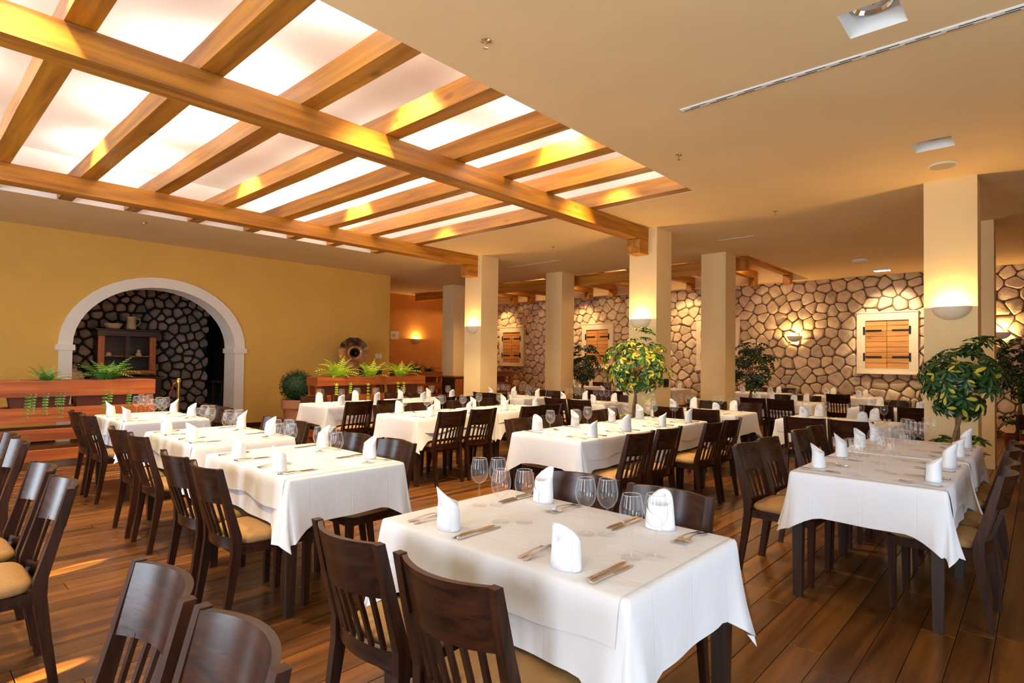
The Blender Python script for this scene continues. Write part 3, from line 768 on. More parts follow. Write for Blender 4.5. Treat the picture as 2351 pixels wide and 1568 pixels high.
# key, phrase, centre, axis, near side chairs (rail, centres), far side chairs, cloth tight sides, detail, cutlery
TABLES = [
 ('the nearest table', 1.806, 1.44, 'y', (1.005, (1.165, 1.632)), (2.30, (1.187, 1.655)), (), 1, 2),
 ("the left row's first table", 1.885, 3.615, 'y', (1.11, (3.135, 3.612)), (2.335, (3.19, 3.78)), (), 1, 2),
 ("the left row's second table", 1.94, 5.20, 'y', (1.195, (4.64, 5.15)), (2.42, (4.80, 5.32)), (), 1, 2),
 ("the left row's last table", 1.97, 7.18, 'y', (1.265, (6.46, 6.99)), (2.52, (6.95, 7.45)), (), 1, 2),
 ("the right row's near table", 4.41, .76, 'x', (.145, (4.19, 4.64)), (1.545, (4.20, 4.645)), ('+x',), 1, 2),
 ("the right row's far table", 5.66, .76, 'x', (.16, (5.46, 5.88)), (1.535, (5.465, 5.89)), ('-x',), 1, 2),
 ("the middle row's near table", 4.525, 3.22, 'x', (2.40, (4.185, 4.685)), (3.80, (4.285, 4.76)), ('+x',), 1, 2),
 ("the middle row's far table", 5.785, 3.20, 'x', (2.33, (5.63, 6.115)), (3.86, (5.55, 6.03)), ('-x',), 1, 2),
 ('the table right of the bushy plant', 7.70, 3.45, 'y', (6.90, (3.10, 3.58)), (8.50, (3.15, 3.65)), (), 0, 1),
 ('the table behind the right row', 7.70, 1.78, 'y', (6.72, (1.23, 1.71)), None, (), 0, 1),
 ('the table left of the bushy plant', 7.86, 5.52, 'y', (7.02, (4.99, 5.45)), (8.65, (5.2, 5.7)), (), 0, 1),
 ('the table before the farthest sconce', 7.95, 7.25, 'y', (7.2, (7.05, 7.56)), (8.75, (6.9, 7.5)), (), 0, 1),
 ("the second row's near table", 4.615, 5.53, 'x', (4.84, (4.29, 4.79)), (6.07, (4.28, 4.75)), ('+x',), 0, 2),
 ("the second row's far table", 5.885, 5.53, 'x', (4.77, (5.70, 6.19)), (6.1, (5.5, 6.0)), ('-x',), 0, 1),
 ("the fern row's left table", 4.69, 7.60, 'x', (6.74, (4.315, 4.80)), (8.06, (4.36, 4.86)), (), 0, 1),
 ("the fern row's right table", 6.15, 7.60, 'x', (6.76, (5.90, 6.40)), (8.06, (5.85, 6.3)), (), 0, 1),
 ('the table past the right pillar', 10.45, 1.60, 'y', (9.55, (1.26, 1.70)), (11.3, (1.3, 1.75)), (), 0, 0),
 ('the table beyond the slatted pair', 10.75, 3.38, 'y', (9.90, (3.20, 3.64)), (11.5, (3.18, 3.65)), (), 0, 0),
 ('the table under the spotlit window', 13.75, 3.05, 'y', (12.6, (2.92,)), None, (), 0, 0),
 ('the stone wall table left of spotlight', 13.65, 4.75, 'y', None, (14.6, (4.5, 5.0)), (), 0, 0),
 ('the table behind the bushy plant', 10.6, 6.55, 'y', (9.75, (6.3, 6.8)), (11.5, (6.3, 6.85)), (), 0, 0),
 ('the stone wall table behind pillars', 13.6, 7.2, 'y', (12.4, (7.0, 7.5)), None, (), 0, 0),
 ('the farthest table between the pillars', 12.7, 9.35, 'y', (11.8, (9.1, 9.6)), (13.6, (9.1, 9.6)), (), 0, 0),
]
for ti, (ph, cx, cyy, ax, nearc, farc, tight, detail, cut) in enumerate(TABLES):
    rz = 0 if ax == 'x' else PI/2
    fac = 1.0636 if ti < 4 else 1.026
    nearc, farc = [None if c_ is None else (c_[0]*fac, tuple(v*fac for v in c_[1])) for c_ in (nearc, farc)]
    lab = 'dark wooden dining table, %s, under white cloth' % ph
    if not tb_used[0]: tb_used[0] = 1; TB.location = (cx, cyy, 0); TB.rotation_euler = (0, 0, rz); TB['label'] = lab; t = TB
    else: t = dup(TB, (cx, cyy, 0), rz, lab)
    t['group'] = 'dining tables'
    tc_ = tag(inst('tablecloth', cloth_for(ti % 4 if not tight else ti, tight), None, (cx, cyy, TZ), (0, 0, rz)), 'white tablecloth with drooping corners on %s' % ph, 'tablecloth', 'white tablecloths')
    inst('overcloth', OVER[ti % 3], tc_)
    for far, cs in ((0, nearc), (1, farc)):
        nm = 'far' if far else 'near'
        if cs:
            rail, cen = cs
            edge = (cx if ax == 'y' else cyy) + (TW/2 if far else -TW/2)
            rail = max(rail, edge+.142) if far else min(rail, edge-.142)
            mid_ = cyy if ax == 'y' else cx; cen = [max(mid_-.295, min(mid_+.295, c_)) for c_ in cen]
            if len(cen) > 1 and cen[1]-cen[0] < .455: cen[0] = max(mid_-.295, cen[1]-.455); cen[1] = max(cen[1], cen[0]+.455)
            for k, c in enumerate(cen):
                sp = '%s chair' % POS[k] if len(cen) > 1 else 'only chair'
                lab = '%s dark %s, %s side of %s' % (POS[k].capitalize() if len(cen) > 1 else 'Only', 'slatted chair', nm, ph)
                if ax == 'y': chair(rail, c, '-x' if far else '+x', lab, 'dining chairs')
                else: chair(c, rail, '-y' if far else '+y', lab, 'dining chairs')
        for k in (0, 1):
            u = (-.315, .285)[k]
            if nearc and ti < 8:
                cc = cs[1][k] if cs else None
            where = '%s seat, %s side of %s' % (POS[k], nm, ph)
            if ax == 'y': setting(cx+(TW/2 if far else -TW/2), cyy+u, (-1, 0) if far else (1, 0), where, detail, ph, cut)
            else: setting(cx+u, cyy+(TW/2 if far else -TW/2), (0, -1) if far else (0, 1), where, detail, ph, cut)
# chairs of the tables outside the left edge of the view, facing left
for k, (rx_, ry_) in enumerate(((.516, 1.255), (.505, 1.715), (.558, 3.33), (.560, 3.86), (.61, 5.07), (.617, 5.55))):
    lab = ['dark slatted chair with broad curved backrest cut off by the bottom edge', 'dark slatted chair facing away left, just behind the nearest cut-off backrest',
           'dark slatted chair facing left, bluish sheen on the backrest, tan seat', 'dark slatted chair tucked close behind the chair with bluish sheen',
           'dark slatted chair at the left edge, nearer of the far pair', 'dark slatted chair at the left edge, farther of the far pair'][k]
    chair(rx_, ry_, '-x', lab, 'dining chairs')
# single chairs by the right hand stone wall
chair(9.5, .02, '+x', 'dark slatted chair between the right schefflera and the stone wall', 'dining chairs')

# ------------------------------------------------------------------ sconces
def sconce(loc, facing, label, power, s=1.0, col=WARM):
    # facing: '-x' (on pillars and the stone wall) or '-y'
    rz = {'-x': PI/2, '-y': PI}[facing]
    t = thing('wall_sconce', label, 'wall lamp', loc, rz, 'plaster bowl sconces')
    def shell(k):
        rows = []
        for j in range(9):
            a = PI/2*j/8; r_, z = math.cos(a), -math.sin(a)*.145*k
            rows.append([(.18*k*r_*math.cos(PI*i/16), .003+.135*k*r_*math.sin(PI*i/16), z) for i in range(17)])
        return rows
    o_, i_ = shell(s), shell(s*.93)
    mb = MB().grid(o_).grid([r_[::-1] for r_ in i_])
    mb.grid([o_[0], i_[0]]); mb.build('bowl', M['plaster_lamp'], t, smooth='auto')
    MB().lathe([(.001, -.03), (.018, -.02), (.022, 0), (.018, .02), (.001, .03)], 10, (0, .06*s, -.045*s)).build('bulb', M['bulb'], t, smooth=True)
    d = {'-x': Vector((-1, 0, 0)), '-y': Vector((0, -1, 0))}[facing]
    point('sconce_light', Vector(loc)+d*.07*s+Vector((0, 0, -.012)), power, col, .035)
for (x, y, z), f, lab, p in (((7.92, .715, 2.085), '-x', 'plaster bowl sconce glowing above the right schefflera', 34), ((7.92, 4.57, 2.10), '-x', 'plaster bowl sconce glowing above the bushy schefflera', 30), ((7.92, 8.34, 2.105), '-x', 'plaster bowl sconce glowing on the farthest sconce pillar', 30),
        ((15.30, 4.50, 2.135), '-x', 'plaster bowl sconce on the stone wall left of the spotlit window', 32), ((15.30, .60, 2.135), '-x', 'plaster bowl sconce on the stone wall right of the pillar', 42), ((15.30, 8.45, 2.135), '-x', 'plaster bowl sconce hidden on the stone wall behind pillars', 9),
        ((11.66, 15.0, 2.10), '-y', 'bowl sconce glowing on the orange back wall', 30)):
    sconce((x, y, z), f, lab, p)

# ------------------------------------------------------------------ things on the ceiling
for i, (a, b, c, d) in enumerate(DL):
    t = thing('square_downlight', ['square recessed ceiling downlight cut off by the top edge', 'square recessed ceiling downlight beside the round speaker'][i], 'ceiling light', ((a+b)/2, (c+d)/2, ZC), 0, 'square downlights')
    hx, hy, dp = (b-a)/2, (d-c)/2, .10
    k = MB(); i2 = .035
    k.loft([[(-hx,-hy,0),(hx,-hy,0),(hx,hy,0),(-hx,hy,0)], [(-hx+i2,-hy+i2,dp),(hx-i2,-hy+i2,dp),(hx-i2,hy-i2,dp),(-hx+i2,hy-i2,dp)]], False, True)
    k.build('housing', M['white'], t)
    MB().lathe([(.108, .0), (.115, .004), (.115, .016), (.108, .02)], 24, (0, 0, dp-.024)).build('lamp_ring', M['white'], t, smooth='auto')
    MB().lathe([(.106, 0), (.09, .02), (.055, .045), (.02, .055)], 20, (0, 0, dp-.020), cap1=True).build('reflector', M['chrome'], t)
    MB().lathe([(.001, -.03), (.016, -.02), (.02, 0), (.014, .02)], 10, (0, 0, dp+.008)).build('bulb', M['chrome'], t, smooth=True)
t = thing('slot_air_diffuser', 'long white slotted air diffuser strip on the ceiling', 'air vent', (4.365, .95, ZC))
MB().box(-.028, .028, -1.85, 1.21, -.008, -.001).build('strip', M['white'], t)
for r_ in (-.012, .012):
    MB().box(r_-.009, r_+.009, -1.85, 1.21, -.011, -.008).build('rail', M['white'], t)
    for j in range(14):
        y0 = -1.8+j*.215+(.06 if r_ > 0 else 0)
        MB().box(r_-.0045, r_+.0045, y0, y0+.13, -.0122, -.011).build('slot', M['black'], t)
for y0, y1, x, lab in ((7.25, 8.75, 9.3, 'faint ceiling diffuser strip between the left pillars'), (3.4, 4.0, 9.45, 'faint short ceiling diffuser strip beyond the middle pillar')):
    t = thing('slot_air_diffuser', lab, 'air vent', (x, (y0+y1)/2, ZC))
    MB().box(-.02, .02, (y0-y1)/2, (y1-y0)/2, -.006, -.001).build('strip', M['white'], t)
t = thing('ceiling_speaker', 'round flush ceiling speaker in front of the right pillar', 'speaker', (7.32, .73, ZC))
MB().lathe([(.13, -.001), (.13, -.010), (.112, -.014)], 28).build('bezel', M['white'], t, smooth='auto')
MB().lathe([(.112, -.013), (.05, -.012), (.002, -.012)], 28).build('grille', mat('speaker_grille', (.55, .45, .33), .7), t)
SPR = [(2.58, 2.64, 'nearest steel fire sprinkler on the plain ceiling'), (5.30, 2.65, 'steel fire sprinkler right of the last joist ends'), (8.11, 2.64, 'steel fire sprinkler between the middle and right pillars'), (8.14, 6.5, 'steel fire sprinkler between the left pillars'), (10.8, 2.61, 'far steel fire sprinkler before the stone wall'), (2.66, 10.25, 'steel fire sprinkler above the white arch'), (5.42, 10.35, 'steel fire sprinkler above the boxwood ball')]
for x, y, lab in SPR:
    t = thing('fire_sprinkler', lab, 'sprinkler', (x, y, ZC), 0, 'ceiling sprinklers')
    MB().lathe([(.034, -.001), (.034, -.004), (.018, -.010), (.010, -.012)], 16).build('rosette', M['chrome'], t, smooth='auto')
    MB().lathe([(.009, -.010), (.009, -.022), (.006, -.026), (.006, -.044)], 10).build('body', M['chrome'], t)
    MB().lathe([(.003, -.044), (.018, -.046), (.018, -.049), (.003, -.050)], 12).build('deflector', M['chrome'], t)
t = thing('round_ceiling_lamp', 'small round lamp on the ceiling before the spotlit window', 'ceiling light', (12.95, 2.6, ZC))
MB().lathe([(.15, -.001), (.15, -.03), (.12, -.04)], 24).build('rim', M['white'], t, smooth='auto'); MB().lathe([(.12, -.038), (.06, -.045), (.002, -.047)], 24).build('lens', M['arch'], t, smooth=True)
t = thing('wall_washer_lamp', 'flat ceiling lamp above the spotlit window', 'ceiling light', (14.5, 2.5, ZC))
MB().box(-.09, .09, -.16, .16, -.03, -.001).build('housing', M['white'], t); MB().box(-.07, .07, -.14, .14, -.034, -.03).build('lens', M['bulb_white'], t)
spot('window_spotlight', (14.05, 2.45, 3.44), (15.36, 2.45, 2.35), 210, (1.0, .80, .52), 1.05, .55, .04)
for wy in (6.9, 10.5, 14.0):
    spot('wall_wash', (14.55, wy+.4, 3.5), (15.36, wy+.4, 2.5), 90, (1.0, .66, .30), 1.3, .8, .05)
# recess glow of the stone wall side
for y in (5.2, 7.6, 10.2, 12.8): area('far_recess_light', (13.2, y, 3.98), (0, 0, -1), 1.5, .3, 45, (1.0, .68, .34))
for (x, y) in ((9.4, 2.2), (9.4, 6.4), (12.6, 1.4), (10.0, 10.4), (12.95, 2.6)):  # added warm fill from the ceiling; only the round lamp has a fixture
    spot('ceiling_fill_spot', (x, y, 3.46), (x, y, 0), 150, (1.0, .66, .30), 2.2, .9, .12)
point('niche_lamp', (2.75, 13.0, 1.75), 7.5, (1.0, .62, .34), .08)

# ------------------------------------------------------------------ plates and switches
t = thing('light_switch', 'double white switch plate on the ochre wall beside the gramophone', 'switch', (8.12, YL, 1.495))
MB().cbox(-.095, .0, -.012, -.001, -.055, .055, .002).build('plate', M['white'], t); MB().cbox(.01, .10, -.012, -.001, -.055, .055, .002).build('plate', M['white'], t)
for x in (-.0475, .055): MB().box(x-.02, x+.02, -.017, -.012, -.032, .032).build('rocker', M['white'], t)
t = thing('pillar_switch', 'black control plate on the shaded side of the middle pillar', 'switch', (8.235, 4.306, 1.115))
MB().cbox(-.075, .075, -.016, -.001, -.065, .065, .003).build('plate', M['black'], t); MB().box(-.05, .05, -.022, -.016, -.03, .03).build('dial_panel', M['iron'], t)
t = thing('wall_sign', 'white plate on the orange wall beside the ochre corner', 'sign', (10.80, YO, 2.18))
MB().box(-.16, .16, -.02, -.001, -.13, .13).build('plate', M['white'], t); MB().lathe([(.045, 0), (.045, .004)], 14, (0, 0, 0), True, True).build('roundel', M['clay'], t, loc=(-.02, -.021, 0)).rotation_euler = (PI/2, 0, 0)

# ------------------------------------------------------------------ plants
def frond_mesh(seed, L=.40, mt='fern'):
    r = random.Random(seed); mb = MB(); n = 13; bend = r.uniform(.5, .95); side = r.uniform(-.25, .25)
    pts = []
    for i in range(n+1):
        t = i/n; a = PI*.42 - t*bend*1.9
        pts.append((0, 0, 0) if i == 0 else (pts[-1][0]+side*t*L/n, pts[-1][1]+math.cos(a)*L/n, pts[-1][2]+math.sin(a)*L/n))
    for i in range(1, n+1):
        p = Vector(pts[i]); q = Vector(pts[i-1]); d = (p-q)
        mb.quad(tuple(q+Vector((-.0025,0,0))), tuple(q+Vector((.0025,0,0))), tuple(p+Vector((.0025,0,0))), tuple(p+Vector((-.0025,0,0))))
        t = i/n; w_ = .062*math.sin(PI*min(1, .12+t*.9))*L/.4
        for s in (-1, 1):
            b = q; e = q + Vector((s*w_, 0, -.010)) + d*.8
            wd = d*.42
            mb.quad(tuple(b-wd*.2), tuple(b+wd), tuple(e+wd*.6), tuple(e-wd*.1))
    return mb.mesh('frond', M[mt])
FR = {m_: [frond_mesh(i, .40, m_) for i in range(4)] for m_ in ('fern_lime', 'fern', 'fern_dark')}
def fern(loc, kind, label, n=22, s=1.0, spread=1.0, trail=0, group='ferns in the planters'):
    t = thing('fern', label, 'fern', loc, 0, group)
    for i in range(n):
        a = 2*PI*i/n*2.4 + R_.uniform(-.3, .3); k = s*R_.uniform(.65, 1.1)
        tilt = R_.uniform(-.55, .25)*spread
        inst('frond', FR[kind][i % 4], t, (.02*math.cos(a), .02*math.sin(a), 0), (-tilt*.8, 0, a), (k, k, k))
    for i in range(trail):
        x = R_.uniform(-.22, .22); pts = [(x, -.02, .0), (x, -.13, .03), (x+.01, -.20, -.06), (x, -.205, -.18-R_.uniform(0, .1)), (x+R_.uniform(-.02, .02), -.20, -.30-R_.uniform(0, .14))]
        mb = MB(); mb.tube(pts, .003, 4)
        for p, q in zip(pts, pts[1:]):
            for k in range(4):
                u = k/4; c = Vector(p)*(1-u)+Vector(q)*u
                for sg in (-1, 1): mb.quad(tuple(c), tuple(c+Vector((sg*.018, -.006, .012))), tuple(c+Vector((sg*.035, -.012, -.006))), tuple(c+Vector((sg*.014, -.004, -.014))))
        mb.build('trailing_stem', M[kind], t)
    MB().lathe([(.001, -.06), (.03, -.05), (.035, 0), (.01, .015)], 8).build('crown', M[kind], t)
    return t
def leaf_mesh(seed, mt):
    r = random.Random(seed); mb = MB(); n = r.choice((7, 8, 8))
    for k in range(n):
        a = 2*PI*k/n + r.uniform(-.12, .12); L = r.uniform(.078, .10); W = L*.19; dr = r.uniform(.25, .6)
        ca, sa = math.cos(a), math.sin(a); rows = []
        for t, wf_ in ((.12, .15), (.35, .75), (.62, 1.0), (.85, .75), (1.0, .12)):
            d = L*t; z = -dr*L*t*t*.8
            rows.append([(ca*d-sa*W*wf_, sa*d+ca*W*wf_, z+.004), (ca*d, sa*d, z-.003), (ca*d+sa*W*wf_, sa*d-ca*W*wf_, z+.004)])
        mb.grid(rows)
    return mb.mesh('leaf', M[mt])
LF = {m_: [leaf_mesh(i+10, m_) for i in range(4)] for m_ in ('sch', 'sch2', 'sch_shade')}
def schefflera(loc, mt, label, crown, rad, n, seed, pot=.19, under=True, top=None):
    r = random.Random(seed); t = thing('potted_schefflera', label, 'plant', loc, 0)
    cx, cyy, cz = crown
    MB().lathe([(pot*.75, 0), (pot, .36), (pot*1.06, .36), (pot*1.06, .40), (pot*.95, .40), (pot*.94, .37)], 20, cap0=True).build('pot', M['trough'], t, smooth='auto')
    MB().lathe([(.001, .371), (pot*.93, .37)], 16).build('soil', M['soil'], t)
    for k in range(2):
        ph = k*PI; pts = [(.02*math.cos(ph+z*5)*(1-z*.2)+cx*z, .02*math.sin(ph+z*5)+cyy*z, .36+(cz-rad[2]*.55-.36)*z) for z in [i/8 for i in range(9)]]
        MB().tube(pts, [.026-.01*i/8 for i in range(9)], 7).build('trunk', M['bark'], t, smooth=True)
    base = Vector(pts[-1])
    for i in range(n):
        while True:
            u = Vector((r.uniform(-1, 1), r.uniform(-1, 1), r.uniform(-1, 1)))
            if .35 < u.length <= 1: break
        u = u.normalized()*(u.length**.55)
        if top and i < 9: u = Vector((top[0]+r.uniform(-.35, .35), top[1]+r.uniform(-.3, .3), 1+r.uniform(0, .42)))
        p = Vector((cx+u.x*rad[0], cyy+u.y*rad[1], cz+u.z*rad[2]))
        k = r.uniform(.8, 1.25)
        n_ = Vector((u.x, u.y, u.z*.7+.55)).normalized()
        q = n_.to_track_quat('Z', 'Y').to_euler(); q.rotate_axis('Z', r.uniform(0, 6))
        inst('leaf', LF[mt][i % 4], t, p, q, (k, k, k))
    br = MB()
    for i in range(16):
        u = Vector((r.uniform(-1, 1), r.uniform(-1, 1), r.uniform(-.5, 1))).normalized()*.85
        p = Vector((cx+u.x*rad[0], cyy+u.y*rad[1], cz+u.z*rad[2])); mid = base*.5+p*.5+Vector((0, 0, .05)); br.tube([tuple(base), tuple(mid), tuple(p)], [.008, .005, .003], 5)
    br.build('branches', M['bark'], t)
    if under:
        for i in range(16):
            a = r.uniform(0, 6.28); d = r.uniform(.08, .26); inst('leaf', LF[mt][i % 4], t, (d*math.cos(a), d*math.sin(a), .50+r.uniform(0, .22)), (r.uniform(-.5, .5), r.uniform(-.5, .5), a))
    return t
schefflera((7.48, 4.42, 0), 'sch', 'bushy yellow-green schefflera in front of the middle sconce pillar', (.0, -.03, 1.40), (.40, .56, .39), 135, 1, top=(.15, -.3))
schefflera((7.38, .665, 0), 'sch2', 'dark green schefflera with yellow streaks before the right pillar', (0, -.07, 1.28), (.30, .36, .36), 130, 2, top=(.2, -.55))
schefflera((11.4, 8.22, 0), 'sch_shade', 'shaded schefflera behind the plain pillar beside the shuttered window', (0, -.1, 1.42), (.4, .42, .5), 90, 3)
schefflera((11.5, 4.25, 0), 'sch_shade', 'shaded schefflera against the stone wall, right of the plain pillar', (0, -.1, 1.42), (.4, .45, .5), 90, 4)
schefflera((11.75, .24, 0), 'sch_shade', 'shaded schefflera half hidden behind the right pillar', (0, -.02, 1.40), (.4, .38, .5), 100, 5)
t = thing('potted_boxwood', 'clipped boxwood ball in a terracotta pot by the ochre wall', 'plant', (5.36, 10.55, 0))
MB().lathe([(.19, 0), (.25, .46), (.285, .47), (.29, .63), (.26, .63), (.25, .58)], 28, cap0=True).build('pot', M['terracotta'], t, smooth='auto')
MB().lathe([(.001, .60), (.25, .59)], 16).build('soil', M['soil'], t)
bx = MB(); rr = random.Random(9)
for i in range(2600):
    u = Vector((rr.gauss(0, 1), rr.gauss(0, 1), rr.gauss(0, 1))).normalized(); p = Vector((0, 0, .88))+u*rr.uniform(.26, .325)*(1 if u.z > -.8 else .8)
    a = Vector((rr.uniform(-1, 1), rr.uniform(-1, 1), rr.uniform(-1, 1))).normalized(); b = a.cross(u).normalized()
    bx.quad(tuple(p-a*.016), tuple(p+b*.008+u*.006), tuple(p+a*.016+u*.012), tuple(p-b*.008+u*.006))
tag(bx.build('foliage', M['box'], t), kind='stuff')
MB().lathe([(.001, .60), (.16, .66), (.25, .78), (.275, .88), (.25, 1.0), (.16, 1.10), (.001, 1.15)], 18).build('inner_foliage', M['box'], t, smooth=True)

# ------------------------------------------------------------------ wooden planters
def planter(loc, L, D, boards, label, troughs, rz=0, H=1.105):
    # front along local x, facing -y
    t = thing('slatted_planter', label, 'planter', loc, rz, 'wooden planters')
    for yy in (0, D):
        for z0, z1 in boards:
            MB().cbox(0, L, yy-.016, yy+.016, z0, z1, .004).build('board', M['planter'], t)
    for x in (0, L):
        for z0, z1 in boards:
            MB().cbox(x-.016+(.016 if x == 0 else -.016), x+.016+(.016 if x == 0 else -.016), .018, D-.018, z0, z1, .004).build('board', M['planter'], t)
    xs = [.05, L-.05] + [L*k/round(L/1.5) for k in range(1, round(L/1.5))] if L > 2 else [.05, L-.05]
    for x in xs:
        for yy in (.045, D-.045): MB().cbox(x-.04, x+.04, yy-.028, yy+.028, 0, H-.03, .003).build('post', M['planter_z'], t)
    MB().box(.03, L-.03, .075, D-.075, .70, .73).build('shelf', M['planter'], t)
    for i, x in enumerate(troughs):
        # troughs stand on the shelf inside
        w = Matrix.Rotation(rz, 4, 'Z') @ Vector((x, D/2, .731)); o = thing('plant_trough', 'brown plant trough %s in the %s' % (ORD[i], label.split(',')[0]), 'trough', (loc[0]+w.x, loc[1]+w.y, w.z), rz, 'plant troughs')
        hw, hd = .315, D/2-.08
        MB().loft([[(-hw*.88,-hd*.85,0),(hw*.88,-hd*.85,0),(hw*.88,hd*.85,0),(-hw*.88,hd*.85,0)], [(-hw,-hd,.24),(hw,-hd,.24),(hw,hd,.24),(-hw,hd,.24)], [(-hw*.95,-hd*.9,.235),(hw*.95,-hd*.9,.235),(hw*.95,hd*.9,.235),(-hw*.95,hd*.9,.235)]], True, False).build('box', M['trough'], o)
        MB().box(-hw*.93, hw*.93, -hd*.88, hd*.88, .20, .225).build('soil', M['soil'], o)
    return t
BL = [(.905, 1.105), (.58, .768), (.355, .50), (.105, .245)]
planter((-.85, 9.15, 0), 3.40, .40, BL, 'long red-brown planter at the left edge, slatted', [.80, 1.46, 2.16, 2.82])
BR = [(.955, 1.105), (.62, .79), (.33, .48), (.08, .20)]
planter((4.93, 9.02, 0), 2.32, .33, BR, 'lit brown planter with lime ferns, slatted', [.36, 1.1, 1.9])
planter((11.2, 11.9, 0), 1.75, .34, BR, 'dim brown planter under the far shuttered window, slatted', [.4, 1.2])
planter((9.0, 12.3, 0), 1.5, .34, BR, 'dim brown planter before the orange wall, slatted', [.4, 1.05])
fern((1.38, 9.34, 1.0), 'fern', 'low spreading green fern in the long left planter', 30, .95, 1.2, 5)
fern((.55, 9.34, .97), 'fern', 'green fern at the left edge of the long planter', 18, .7, 1.2, 2)
fern((2.02, 9.34, 1.02), 'fern', 'tall feathery green fern before the dark cupboard', 34, 1.25, .55, 3)
fern((5.42, 9.19, 1.03), 'fern_lime', 'bright lime fern at the left of the lit planter', 34, 1.25, .9, 2)
fern((6.10, 9.19, 1.02), 'fern_lime', 'bright lime fern in the middle of the lit planter', 30, 1.1, 1.1, 1)
fern((6.78, 9.19, 1.03), 'fern_lime', 'tall bright lime fern at the right of the lit planter', 34, 1.3, .6, 2)
fern((11.7, 12.07, .98), 'fern', 'dim green fern under the far shuttered window', 24, 1.0, .8, 0)
fern((12.4, 12.07, .98), 'fern', 'second dim green fern under the far shuttered window', 22, .9, .8, 0)
for k, x in enumerate((9.3, 9.7, 10.15)): fern((x, 12.47, .98), 'fern_dark', 'dark fern silhouette before the orange wall, %s from the ochre corner' % ORD[k], 24, 1.15, .8, 0)
t = thing('tall_dark_palm', 'dark palm silhouette beside the corner of the ochre wall', 'plant', (8.9, 12.9, 0))
MB().lathe([(.16, 0), (.2, .4), (.21, .4), (.18, .38)], 16, cap0=True).build('pot', M['trough'], t); MB().tube([(0,0,.3),(0,0,.9),(.02,0,1.25)], .02, 6).build('trunk', M['bark'], t)
for i in range(12): inst('frond', FR['fern_dark'][i % 4], t, (.02, 0, 1.2), (R_.uniform(-.4, .3), 0, i*2*PI/12), (1.2, 1.2, 1.2))

# ------------------------------------------------------------------ gramophone on its stand by the ochre wall
t = thing('gramophone_stand', 'dark wooden side table under the gramophone', 'side table', (7.55, 11.45, 0))
MB().cbox(-.32, .32, -.26, .26, .90, .94, .005).build('top', M['dark_wood'], t); MB().box(-.28, .28, -.22, .22, .78, .90).build('apron', M['dark_wood'], t)
for sx in (-1, 1):
    for sy in (-1, 1): MB().bar([(sx*.26, sy*.20, 0), (sx*.26, sy*.20, .80)], [(.035, .035), (.05, .05)]).build('leg', M['dark_wood'], t)
t = thing('gramophone', 'old gramophone with a large dark lobed horn', 'gramophone', (7.58, 11.42, .941))
MB().cbox(-.21, .21, -.19, .19, 0, .03, .006).cbox(-.19, .19, -.17, .17, .03, .25, .006).cbox(-.21, .21, -.19, .19, .25, .285, .006).build('cabinet', M['dark_wood'], t)
MB().lathe([(.001, .30), (.14, .30), (.14, .287)], 24).build('turntable', M['black'], t)
MB().tube([(.19, 0, .14), (.27, 0, .14), (.27, 0, .08), (.30, 0, .08)], .008, 6).build('crank', M['chrome'], t)
# horn: elbow from the back of the cabinet, then a lobed flare opening towards the tables
ax = Vector((-.62, -.78, .06)).normalized(); mouth = Vector((-.52, -.10, .64)); throat = mouth - ax*.50
sd_ = ax.cross(Vector((0,0,1))).normalized(); u_ = sd_.cross(ax).normalized()
rows = []
for j in range(12):
    v_ = j/11; rad = .022 + .12*v_**1.5 + .185*v_**5
    row = []
    for i in range(40):
        a = 2*PI*i/40; lob = 1+.018*v_**2*math.cos(10*a); zz = v_**6*.012*math.cos(10*a)
        row.append(tuple(throat + ax*(.50*v_**.8+zz) + (sd_*math.cos(a)+u_*math.sin(a))*rad*lob))
    rows.append(row)
MB().grid(rows, True).build('horn', M['bronze'], t, smooth=True)
MB().tube([(-.05, .14, .26), (-.05, .16, .42), tuple(throat-ax*.12), tuple(throat+ax*.01)], [.016, .018, .02, .024], 10).build('elbow', M['bronze'], t, smooth=True)
# brass post with rope at the end of the long planter
t = thing('rope_post', 'polished brass rope post between the planter and the arch', 'rope post', (3.30, 10.6, 0))
MB().lathe([(.001, 0), (.15, 0), (.15, .012), (.03, .03), (.026, .05)], 24).build('base', M['brass'], t, smooth='auto')
MB().lathe([(.026, .04), (.026, .98), (.034, .985), (.034, 1.05), (.028, 1.065), (.001, 1.07)], 18).build('post', M['brass'], t, smooth='auto')
MB().tube([(-.03, -.0, .97), (-.06, -.02, .99), (-.09, -.03, .96)], .012, 8).build('hook', M['brass'], t, smooth=True)
p0, p1 = Vector((-.09, -.03, .95)), Vector((-.74, -1.10, .80))
MB().tube([tuple(p0.lerp(p1, i/12)+Vector((0, 0, -.32*math.sin(PI*i/12)))) for i in range(13)], .016, 7).build('rope', M['velvet'], t, smooth=True)

# ------------------------------------------------------------------ niche behind the arch
t = thing('china_cupboard', 'dark cupboard with red-brown posts in the stone niche', 'cupboard', (3.38, 14.2, 0))
MB().box(-.62, .62, -.28, .24, 0, .96).build('base_cabinet', M['dark_wood'], t)
MB().cbox(-.66, .66, -.31, .25, .96, 1.0, .008).build('worktop', M['dark_wood'], t)
for x in (-.31, .31): MB().cbox(x-.27, x+.27, -.30, -.281, .10, .88, .003).build('door', M['dark_wood'], t)
MB().box(-.50, .50, .20, .22, 1.0, 1.85).build('back_panel', M['dark_wood'], t)
for x in (-.46, .46): MB().cbox(x-.055, x+.055, -.22, -.14, 1.13, 1.83, .004).build('post', M['red_wood'], t); MB().box(x-.02+(.03 if x > 0 else -.03), x+.02+(.03 if x > 0 else -.03), -.14, .2, 1.0, 1.85).build('side_panel', M['dark_wood'], t)
MB().cbox(-.04, .04, -.21, -.16, 1.13, 1.83, .003).build('mullion', M['dark_wood'], t)
